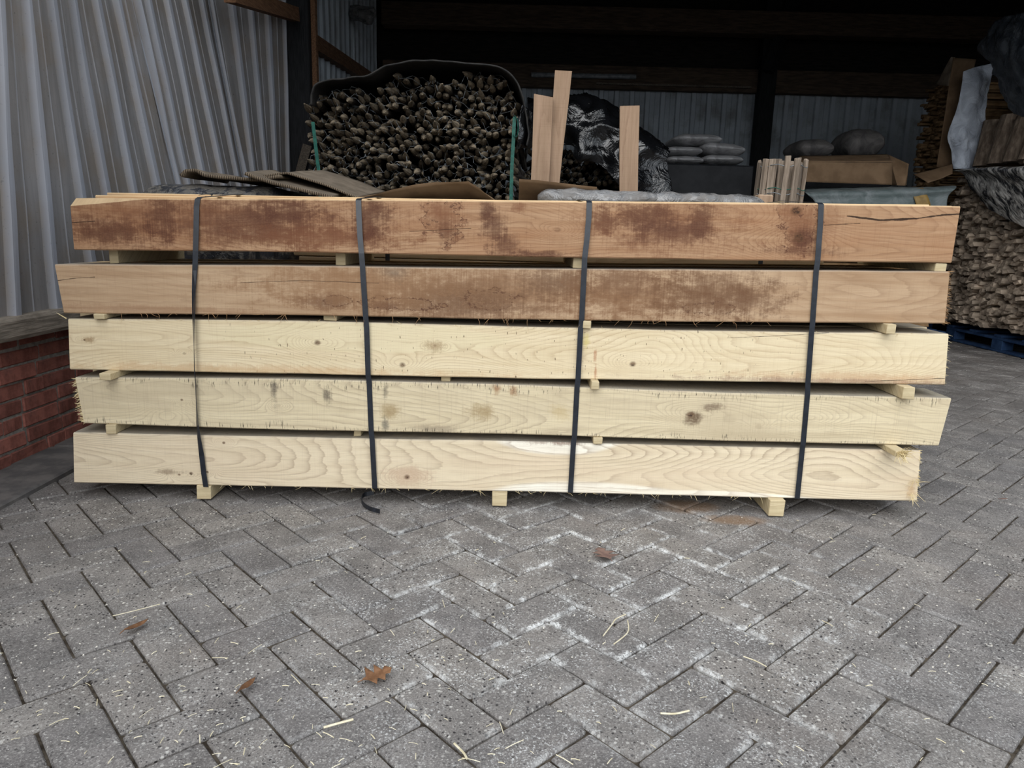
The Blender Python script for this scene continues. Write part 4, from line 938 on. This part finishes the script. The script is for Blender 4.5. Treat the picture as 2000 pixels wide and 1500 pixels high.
# ------------------------------------------------------------------ black crate with sacks
a, b = P(1302, 319, 7.3), P(1474, 319, 7.3)
mb = MB(); mb.cbox((a.x, 7.3, 0), (b.x, 8.2, a.z), .012)
cr = mb.build('crate', M_box, loc=(0, 0, 0)); T(cr, 'large black crate with sacks on top against the back', 'crate')
def sack(px0, px1, py0, py1, Y, label, mat, dep=.32, seed=0, tilt=0):
    a, b = P(px0, py1, Y), P(px1, py0, Y); cx = (a.x+b.x)/2; w = (b.x-a.x)/2; h = (b.z-a.z)/2; cz = (a.z+b.z)/2
    mb = MB(); nu, nv = 28, 14; vs = []
    for i in range(nv+1):
        ph = -math.pi/2+math.pi*i/nv
        for j in range(nu):
            th = 2*math.pi*j/nu; c, s = math.cos(th), math.sin(th); e = .45
            x = math.copysign(abs(c)**e, c)*abs(math.cos(ph))**.55; y = math.copysign(abs(s)**e, s)*abs(math.cos(ph))**.55
            edge = max(abs(x), abs(y)); zt = math.sin(ph)*(1-.45*edge**4)
            v = Vector((x*w, y*dep, zt*h)); v += v.normalized()*(.012*mnoise.noise(v*9+Vector((seed, 0, 0)))+.006*mnoise.noise(v*24+Vector((seed, 3, 0))))
            vs.append(v)
    mb.add(vs, [(i*nu+j, i*nu+(j+1) % nu, (i+1)*nu+(j+1) % nu, (i+1)*nu+j) for i in range(nv) for j in range(nu)])
    o = mb.build('sack', mat, loc=(cx, Y+dep, cz), rot=(0, tilt, 0), smooth=True); T(o, label, 'sack', 'sacks piled at the back'); return o
sack(1302, 1382, 302, 320, 7.32, 'flat grey sack lying on the black crate, lower left of the pile', M_sack, seed=1)
sack(1372, 1462, 300, 320, 7.34, 'flat grey sack lying on the black crate, lower right of the pile', M_sack, seed=2)
sack(1300, 1380, 283, 301, 7.36, 'grey sack in the middle layer, left, under the top sack', M_sack, seed=3)
sack(1372, 1466, 276, 300, 7.36, 'bulging grey sack at the right of the middle layer on the crate', M_sack, seed=4, tilt=.06)
sack(1318, 1420, 258, 280, 7.38, 'topmost grey sack of the pile on the black crate', M_sack, seed=5)
# ------------------------------------------------------------------ tarp bundle, cardboard box, lath piles at the right back
tb0, tb1 = 2.46, 3.78
lathm = []
for k in range(5):
    mb = MB(); mb.cbox((0, -.024, -.011), (1.22, .024, .011), .003, jit=.004); me = mb.mesh('lath'); me.materials.append(M_lath); lathm.append(me)
ls = empty('lath_stack', (3.1, 6.7, 0), 'low stack of laths wrapped in the grey-green tarpaulin', 'lath stack')
for r in range(22):
    for q in range(5 if r < 20 else 4):
        o = link('lath', lathm[R.randrange(5)], None, ls, Vector((2.38+R.uniform(-.05, .04), 6.36+q*.12+R.uniform(-.01, .01), .17+r*.0475))-ls.location, (0, R.uniform(-.01, .01), R.uniform(-.02, .02)))
        o.scale = (1, 2.2, 1.9)
pallet(2.5, 3.75, 6.32, 6.98, 'blue pallet under the tarpaulin-covered lath stack', M_blue)
rows = [[P(1578, 366, 6.95), P(1700, 366, 6.95), P(1800, 366, 6.95), P(1862, 364, 6.95)], [P(1572, 374, 6.34), P(1700, 369, 6.32), P(1800, 368, 6.3), P(1868, 366, 6.3)],
        [P(1590, 392, 6.28), P(1700, 390, 6.25), P(1795, 388, 6.25), P(1852, 384, 6.26)], [P(1598, 412, 6.28), P(1700, 414, 6.25), P(1795, 414, 6.25), P(1848, 414, 6.27)]]
tp_ = sheet('tarpaulin', rows, 40, 24, M_tarp, None, .004, .008, 6, 3); T(tp_, 'grey-green tarpaulin over the lath stack right of the paling roll', 'tarpaulin')
rows = [[P(1776, 368, 6.29), P(1803, 367, 6.28)], [P(1786, 389, 6.23), P(1814, 388, 6.23)], [P(1793, 414, 6.23), P(1821, 414, 6.23)]]
T(sheet('tape', rows, 4, 12, M_tape, tp_, .003), 'yellow-brown tape stripe', None)
# cardboard box lying on it
bx_ = empty('cardboard_box', P(1665, 340, 6.5), 'long flattened brown cardboard box lying on the tarpaulin', 'box')
def quad(name, c, mat, parent, n=10, thick=.006, amp=.003, seed=0, label=None):
    tl, tr, br, bl = c; o = sheet(name, [[tl, tr], [bl, br]], n, n, mat, parent, thick, amp, 5, seed, soft=False)
    if label: T(o, label, None)
    return o
quad('side_panel', (P(1560, 316, 6.42), P(1742, 318, 6.42), P(1742, 361, 6.42), P(1560, 355, 6.42)), M_card, bx_, seed=1)
quad('top_panel', (P(1562, 305, 6.95), P(1733, 302, 6.95), P(1744, 317, 6.43), P(1560, 315, 6.43)), M_card, bx_, seed=2)
quad('end_flap', (P(1735, 303, 6.6), P(1775, 320, 6.42), P(1768, 363, 6.42), P(1752, 362, 6.38)), M_card, bx_, seed=3)
quad('end_panel', (P(1735, 302, 6.95), P(1775, 320, 6.8), P(1770, 362, 6.8), P(1737, 362, 6.95)), M_card, bx_, seed=4)
# loose sacks behind the box
sack(1562, 1640, 268, 306, 7.6, 'dark rumpled sack behind the cardboard box, nearer the paling roll', M_sackdark, .3, 6)
sack(1655, 1742, 248, 306, 7.7, 'tall dark rumpled sack behind the cardboard box, nearer the lath pile', M_sackdark, .3, 7)
mb = MB(); a = P(1555, 306, 7.5); mb.cbox((a.x, 7.5, 0), (P(1748, 306, 7.5).x, 8.4, a.z), .01); T(mb.build('crate', M_box, loc=(0, 0, 0)), 'black crate under the dark sacks behind the cardboard box', 'crate')
# tall lath pile
tl_ = empty('lath_stack', (4.6, 7.8, 0), 'tall stack of split laths between the back wall and the upright cardboard', 'lath stack')
mass = MB(); cnt = 0
lm2 = []
for k in range(5):
    mb = MB(); mb.cbox((0, -.03, -.012), (1.1, .03, .012), .003, jit=.006); me = mb.mesh('lath'); me.materials.append(M_lath); lm2.append(me)
topz = P(1800, 158, 7.5).z
r = 0; z = .19
while z < topz:
    for q in range(8):
        y = 7.52+q*.066+R.uniform(-.008, .008); h = R.uniform(.9, 1.25)
        loc = Vector((4.20+R.uniform(-.07, .06), y, z)); rot = (R.uniform(-.1, .1), R.uniform(-.015, .015), R.uniform(-.03, .03)); me = lm2[R.randrange(5)]
        if z > 1.45 and cnt < 300:
            o = link('lath', me, None, tl_, loc-tl_.location, rot); o.scale = (1, 1, h); cnt += 1
        else:
            mat = Matrix.Translation(loc) @ Euler(rot).to_matrix().to_4x4(); mass.add([mat @ v.co for v in me.vertices], [tuple(p.vertices) for p in me.polygons])
    z += .0265
o = mass.build('laths', M_lath, tl_); o['kind'] = 'stuff'
pallet(4.2, 5.3, 7.5, 8.1, 'pallet under the tall lath stack', M_blue)
# right-hand pile of split stakes, ends facing the aisle, on a blue pallet
pallet(4.12, 5.2, 5.45, 6.95, 'blue pallet under the stakes at the right edge', M_blue)
sp_ = empty('split_stake_stack', (4.6, 6.2, 0), 'large stack of split stakes, ends outward, on the blue pallet at the right', 'stake stack')
spm = []
for k in range(8):
    rr = random.Random(300+k); mb = MB(); n = rr.choice((4, 4, 5, 5, 6)); w, h = rr.uniform(.032, .052), rr.uniform(.014, .026)
    prof = [(w*math.cos(2*math.pi*j/n+.6)*rr.uniform(.85, 1.25), h*math.sin(2*math.pi*j/n+.6)*rr.uniform(.85, 1.3)) for j in range(n)]
    vs = []
    for x, s in ((0, .86), (.012, 1), (1.0, 1.0)): vs += [(x+(rr.uniform(-.01, .01) if x < .01 else 0), a*s, b*s) for a, b in prof]
    mb.add(vs, [(i*n+j, i*n+(j+1) % n, (i+1)*n+(j+1) % n, (i+1)*n+j)[::-1] for i in range(2) for j in range(n)]+[tuple(range(n)), tuple(range(2*n, 3*n))[::-1]])
    me = mb.mesh('stake'); me.materials.append(M_split); spm.append(me)
mass = MB(); cand = []; z = .205
while z < 1.50:
    y = 5.45
    while y < 7.02:
        cand.append((y+R.uniform(-.012, .012), z+R.uniform(-.008, .008)+.02*mnoise.noise((y*3, z*4, 1)))); y += R.uniform(.062, .086)
    z += .036
scored = []
for y, z in cand:
    px, py = project((4.1, y, z)); scored.append((0 if (1850 < px < 2010 and py > 330) else 1, y, z))
scored.sort()
vis = [s for s in scored if s[0] == 0]; R.shuffle(vis); rest = [s for s in scored if s[0]]
for k, (f, y, z) in enumerate(vis+rest):
    loc = Vector((4.09+R.uniform(-.05, .05)+.05*mnoise.noise((y*2.5, z*3, 3)), y, z)); rot = (R.uniform(-.5, .5), R.uniform(-.03, .03), R.uniform(-.05, .05)); me = spm[R.randrange(8)]
    if k < 300 and k < len(vis): link('stake', me, None, sp_, loc-sp_.location, rot)
    else:
        mat = Matrix.Translation(loc) @ Euler(rot).to_matrix().to_4x4(); mass.add([mat @ v.co for v in me.vertices], [tuple(p.vertices) for p in me.polygons])
o = mass.build('stakes', M_split, sp_); o['kind'] = 'stuff'
# foil draped over its top and side
Xf = 4.0
def F(px, py, X=Xf): return PX(px, py, X)
rows = [[F(1862, 329, 4.6), F(1905, 326, 4.6), F(1950, 325, 4.6), F(2040, 322, 4.6)],
        [F(1870, 329), F(1905, 327), F(1950, 327), F(2040, 326)],
        [F(1876, 336), F(1910, 345), F(1955, 355, 3.98), F(2050, 375, 3.97)],
        [F(1884, 342), F(1920, 375, 3.98), F(1965, 395, 3.96), F(2060, 430, 3.95)],
        [F(1892, 362), F(1926, 402), F(1975, 432, 3.97), F(2070, 475, 3.97)]]
rows[0] = [q+Vector((.62, 0, 0)) for q in rows[1]]
for r_ in rows[:2]:
    for q in r_: q.z = min(q.z, 1.545)
T(sheet('plastic_sheet', rows, 60, 50, M_streak, None, .004, .012, 4, 12, fold=.6, aniso=(1, 1.0, 2.2)), 'wrinkled grey-black plastic sheet hanging over the stakes at the right', 'plastic sheet')
# upper pile: thin laths, leaning logs, plastic hood
ul = empty('lath_stack', (4.7, 6.2, 1.56), 'upper pile of dark laths behind the leaning logs at the right edge', 'lath stack')
z = 1.61; cnt = 0; mass = MB()
while z < 2.42:
    y = 5.75
    while y < 6.72:
        loc = Vector((4.44+R.uniform(-.05, .05), y, z)); rot = (R.uniform(-.3, .3), R.uniform(-.02, .02), R.uniform(-.05, .05)); me = spm[R.randrange(8)]
        px, py = project(loc)
        if px < 1990 and 140 < py < 330 and cnt < 290: link('lath', me, None, ul, loc-ul.location, rot); cnt += 1
        else:
            mat = Matrix.Translation(loc) @ Euler(rot).to_matrix().to_4x4(); mass.add([mat @ v.co for v in me.vertices], [tuple(p.vertices) for p in me.polygons])
        y += R.uniform(.055, .07)
    z += .034
o = mass.build('laths', M_split, ul); o['kind'] = 'stuff'
for k, (x0, y0, x1, y1, w, lab) in enumerate(((1916, 330, 1940, 235, 15, 'split ragged log leaning beside the white fleece, leftmost of the leaning logs'), (1945, 329, 1976, 224, 17, 'barked round log leaning at the right edge, second of the leaning logs'), (1972, 329, 2004, 226, 15, 'barked round log leaning at the right edge, third of the leaning logs'), (2002, 329, 2040, 226, 16, 'barked log cut by the right edge, last of the leaning logs'))):
    a, b = PX(x0, y0, 4.12), PX(x1, y1, 4.22); a.z = 1.575; rr_ = w*a.y/FPX; mb = MB(); n = 12; vs = []
    for i in range(9):
        t = i/8; p = a.lerp(b, t)
        for j in range(n):
            an = 2*math.pi*j/n; q = 1+.12*mnoise.noise((math.cos(an)*1.5, math.sin(an)*1.5, t*3+k*5)); vs.append(p-a+Vector((math.cos(an), math.sin(an), 0))*rr_*q)
    mb.add(vs, [(i*n+j, i*n+(j+1) % n, (i+1)*n+(j+1) % n, (i+1)*n+j) for i in range(8) for j in range(n)]+[tuple(range(n))[::-1], tuple(range(8*n, 9*n))])
    T(mb.build('log', M_log, loc=a), lab, 'log', 'logs leaning on the upper pile')
rows = [[F(1908, 95, 4.0), F(1935, 55, 3.95), F(1970, 30, 3.95), F(2060, 18, 3.95)], [F(1912, 105, 4.0), F(1940, 100, 3.92), F(1980, 90, 3.9), F(2060, 80, 3.9)],
        [F(1932, 120, 4.05), F(1950, 140, 3.98), F(1990, 140, 3.92), F(2060, 140, 3.9)], [F(1940, 130, 4.12), F(1962, 175, 4.05), F(1992, 190, 4.0), F(2060, 195, 3.95)],
        [F(1950, 150, 4.2), F(1966, 200, 4.15), F(1996, 226, 4.08), F(2060, 228, 4.0)]]
T(sheet('plastic_hood', rows, 44, 44, M_foil_blue, None, .004, .025, 6, 21, fold=.8), 'dusty dark plastic hood over the upper pile in the top right corner', 'plastic sheet')
# white fleece and upright cardboard
YF = 6.95
rows = [[P(1881, 140, YF), P(1910, 130, YF), P(1942, 123, YF)], [P(1878, 168, YF), P(1905, 165, YF-.04), P(1934, 165, YF)], [P(1868, 215, YF), P(1895, 214, YF-.06), P(1925, 212, YF)],
        [P(1851, 263, YF-.02), P(1885, 263, YF-.10), P(1921, 262, YF)], [P(1857, 290, YF), P(1885, 290, YF-.08), P(1914, 290, YF)], [P(1862, 330, YF), P(1884, 330, YF-.06), P(1904, 329, YF)]]
T(sheet('fleece_sheet', rows, 30, 50, M_fleece, None, .006, .02, 9, 31), 'white fleece sheet hanging between the cardboard and the leaning logs', 'sheet')
cb = empty('cardboard_sheet', P(1850, 330, 7.12), 'tall folded brown cardboard standing behind the white fleece', 'cardboard')
quad('panel', (P(1862, 113, 7.15), P(1906, 116, 7.15), P(1862, 330, 7.1), P(1829, 326, 7.1)), M_card, cb, 14, .007, .006, 3)
quad('folded_wing', (P(1858, 111, 7.18), P(1866, 112, 7.16), P(1852, 168, 7.14), P(1828, 165, 7.38)), M_cardgrey, cb, 8, .007, .004, 5, 'grey inside of the folded wing')
quad('bottom_flap', (P(1784, 340, 6.9), P(1860, 321, 6.95), P(1860, 340, 6.8), P(1812, 358, 6.72)), M_card, cb, 10, .007, .008, 7)

# ------------------------------------------------------------------ small things on the walls
rows = [[P(705, 12, 8.1), P(725, 14, 8.1), P(733, 22, 8.1)], [P(707, 28, 8.05), P(720, 30, 8.0), P(734, 34, 8.1)], [P(712, 40, 8.1), P(720, 48, 8.05), P(727, 46, 8.1)]]
for r_ in rows:
    for v in r_: v.x = max(v.x, -1.70)
    r_[0].x = -1.757
T(sheet('plastic_scrap', rows, 16, 16, M_clear, None, .003, .02, 14, 3), 'crumpled scrap of pale plastic hanging on the inner left wall', 'plastic scrap')
mb = MB(); mb.tube([P(1038, 146, 9.84), P(1242, 150, 9.84)], .03, 10); T(mb.build('steel_pipe', M_steel, loc=(0, 0, 0)), 'dull steel pipe lying along the back wall rail', 'pipe')
mb = MB(); mb.cbox((P(1165, 163, 9.88).x, 9.86, P(1165, 163, 9.88).z-.012), (P(1468, 163, 9.88).x, 9.90, P(1165, 163, 9.88).z+.012), .002); T(mb.build('batten', M_oldwood, wall_back, loc=(0, 0, 0)), 'thin pale strip on the rail edge', None)  # pale strip standing in for the lighter edge of the rail

# ------------------------------------------------------------------ leaves and litter on the paving
def leaf(px, py, size, rot, mat, label, curl=.25, shape=0):
    lob = [(0, .05), (.12, .16), (.2, .12), (.3, .30), (.4, .2), (.52, .36), (.62, .22), (.75, .26), (.86, .12), (1, 0)] if shape == 0 else [(0, .03), (.15, .10), (.3, .16), (.5, .17), (.7, .14), (.85, .08), (1, 0)]
    if shape == 2: lob = [(0, .04), (.14, .10), (.26, .50), (.36, .30), (.44, .14), (.56, .46), (.66, .26), (.72, .12), (.84, .22), (1, 0)]
    mb = MB(); vs = []; n = len(lob)
    for x, w in lob:
        for s in (-1, -.5, 0, .5, 1):
            vs.append(((x-.5)*size, s*w*size, .004+curl*size*((x-.5)**2*.9+abs(s)*w*.7) + (0 if s else -.001)))
    mb.add(vs, [(i*5+j, i*5+j+1, (i+1)*5+j+1, (i+1)*5+j) for i in range(n-1) for j in range(4)])
    mb.tube([(-.5*size, 0, .004+curl*size*.22), (-.68*size, .03*size, .006)], .0012, 4)
    q = PZ(px, py); o = mb.build('oak_leaf', mat, loc=(q.x, q.y, .003), rot=(R.uniform(-.1, .1), R.uniform(-.1, .1), rot), smooth=True)
    m = o.modifiers.new('thickness', 'SOLIDIFY'); m.thickness = .0006; T(o, label, 'leaf'); return o
leaf(738, 1325, .062, .6, M_leaf, 'curled orange-brown oak leaf on the pavers near the bottom centre', .30, 2)
leaf(268, 1230, .060, 1.15, M_leaf, 'narrow folded brown leaf on the pavers at the left', .5, 1)
leaf(1180, 1086, .078, 1.9, M_leafgrey, 'grey-brown lobed oak leaf on the pavers below the middle strap', .12, 2)
leaf(484, 1345, .045, 1.2, M_leaf, 'small dark brown leaf sliver in a paver joint near the bottom left', .5, 1)
leaf(1960, 978, .03, .1, M_leafgrey, 'small pale leaf on the pavers at the far right', .2, 1)
def straw(pts, label, r=.0014):
    q = [PZ(x, y, .005) for x, y in pts]; mb = MB(); mb.tube([crom(q, k/10) for k in range(11)], r, 5); T(mb.build('straw_stalk', M_straw, loc=(0, 0, 0)), label, 'straw')
straw([(632, 1421), (660, 1413), (690, 1405)], 'thick pale straw stalk on the pavers below the orange-brown leaf', .0024)
straw([(1178, 1242), (1195, 1220), (1203, 1209), (1222, 1200)], 'bent straw stalk, left of the two below the grey-brown leaf')
straw([(1199, 1258), (1226, 1235), (1226, 1212)], 'bent straw stalk, right of the two below the grey-brown leaf')
straw([(887, 1452), (905, 1470), (912, 1482)], 'straw stalk in the joint at the bottom centre', .002)
straw([(1452, 1282), (1476, 1291), (1497, 1302)], 'thin pale straw on the pavers right of centre')
straw([(220, 1203), (262, 1193), (312, 1180)], 'long reddish straw in a joint above the narrow leaf', .0011)
straw([(1290, 1393), (1318, 1394), (1346, 1388)], 'brown curved seed pod stalk on the pavers right of bottom centre', .002)
lit = MB(); chips = MB()
for k in range(230):
    px = R.uniform(-40, 2040); py = 985+515*R.random()**.8
    if R.random() < .5: px = R.uniform(-40, 1000); py = R.uniform(1230, 1520)
    q = PZ(px, py, .003); a = R.uniform(0, 3.14); L = R.uniform(.003, .009) if R.random() < .88 else R.uniform(.009, .02); d = Vector((math.cos(a), math.sin(a), 0))*L
    lit.tube([q-d, q+Vector((0, 0, .001)), q+d], R.uniform(.0005, .0011), 4)
for k in range(700):
    px = R.uniform(-40, 2040); py = R.uniform(930, 1350); q = PZ(px, py, .0015)
    if q.x < -1.55 or (2.25 < q.y < 2.8 and -1.4 < q.x < 1.35) : continue
    s = R.uniform(.0008, .0024); a = R.uniform(0, 3); chips.box((-s, -s*.6, 0), (s, s*.6, s*.5), mat=Matrix.Translation(q) @ Matrix.Rotation(a, 4, 'Z'))
T(lit.build('straw_litter', M_straw, loc=(0, 0, 0)), 'scattered straw bits over the pavers in front of the stack', 'litter', kind='stuff')
T(chips.build('wood_chips', M_chip, loc=(0, 0, 0)), 'tiny pale wood chips scattered over the pavers', 'litter', kind='stuff')
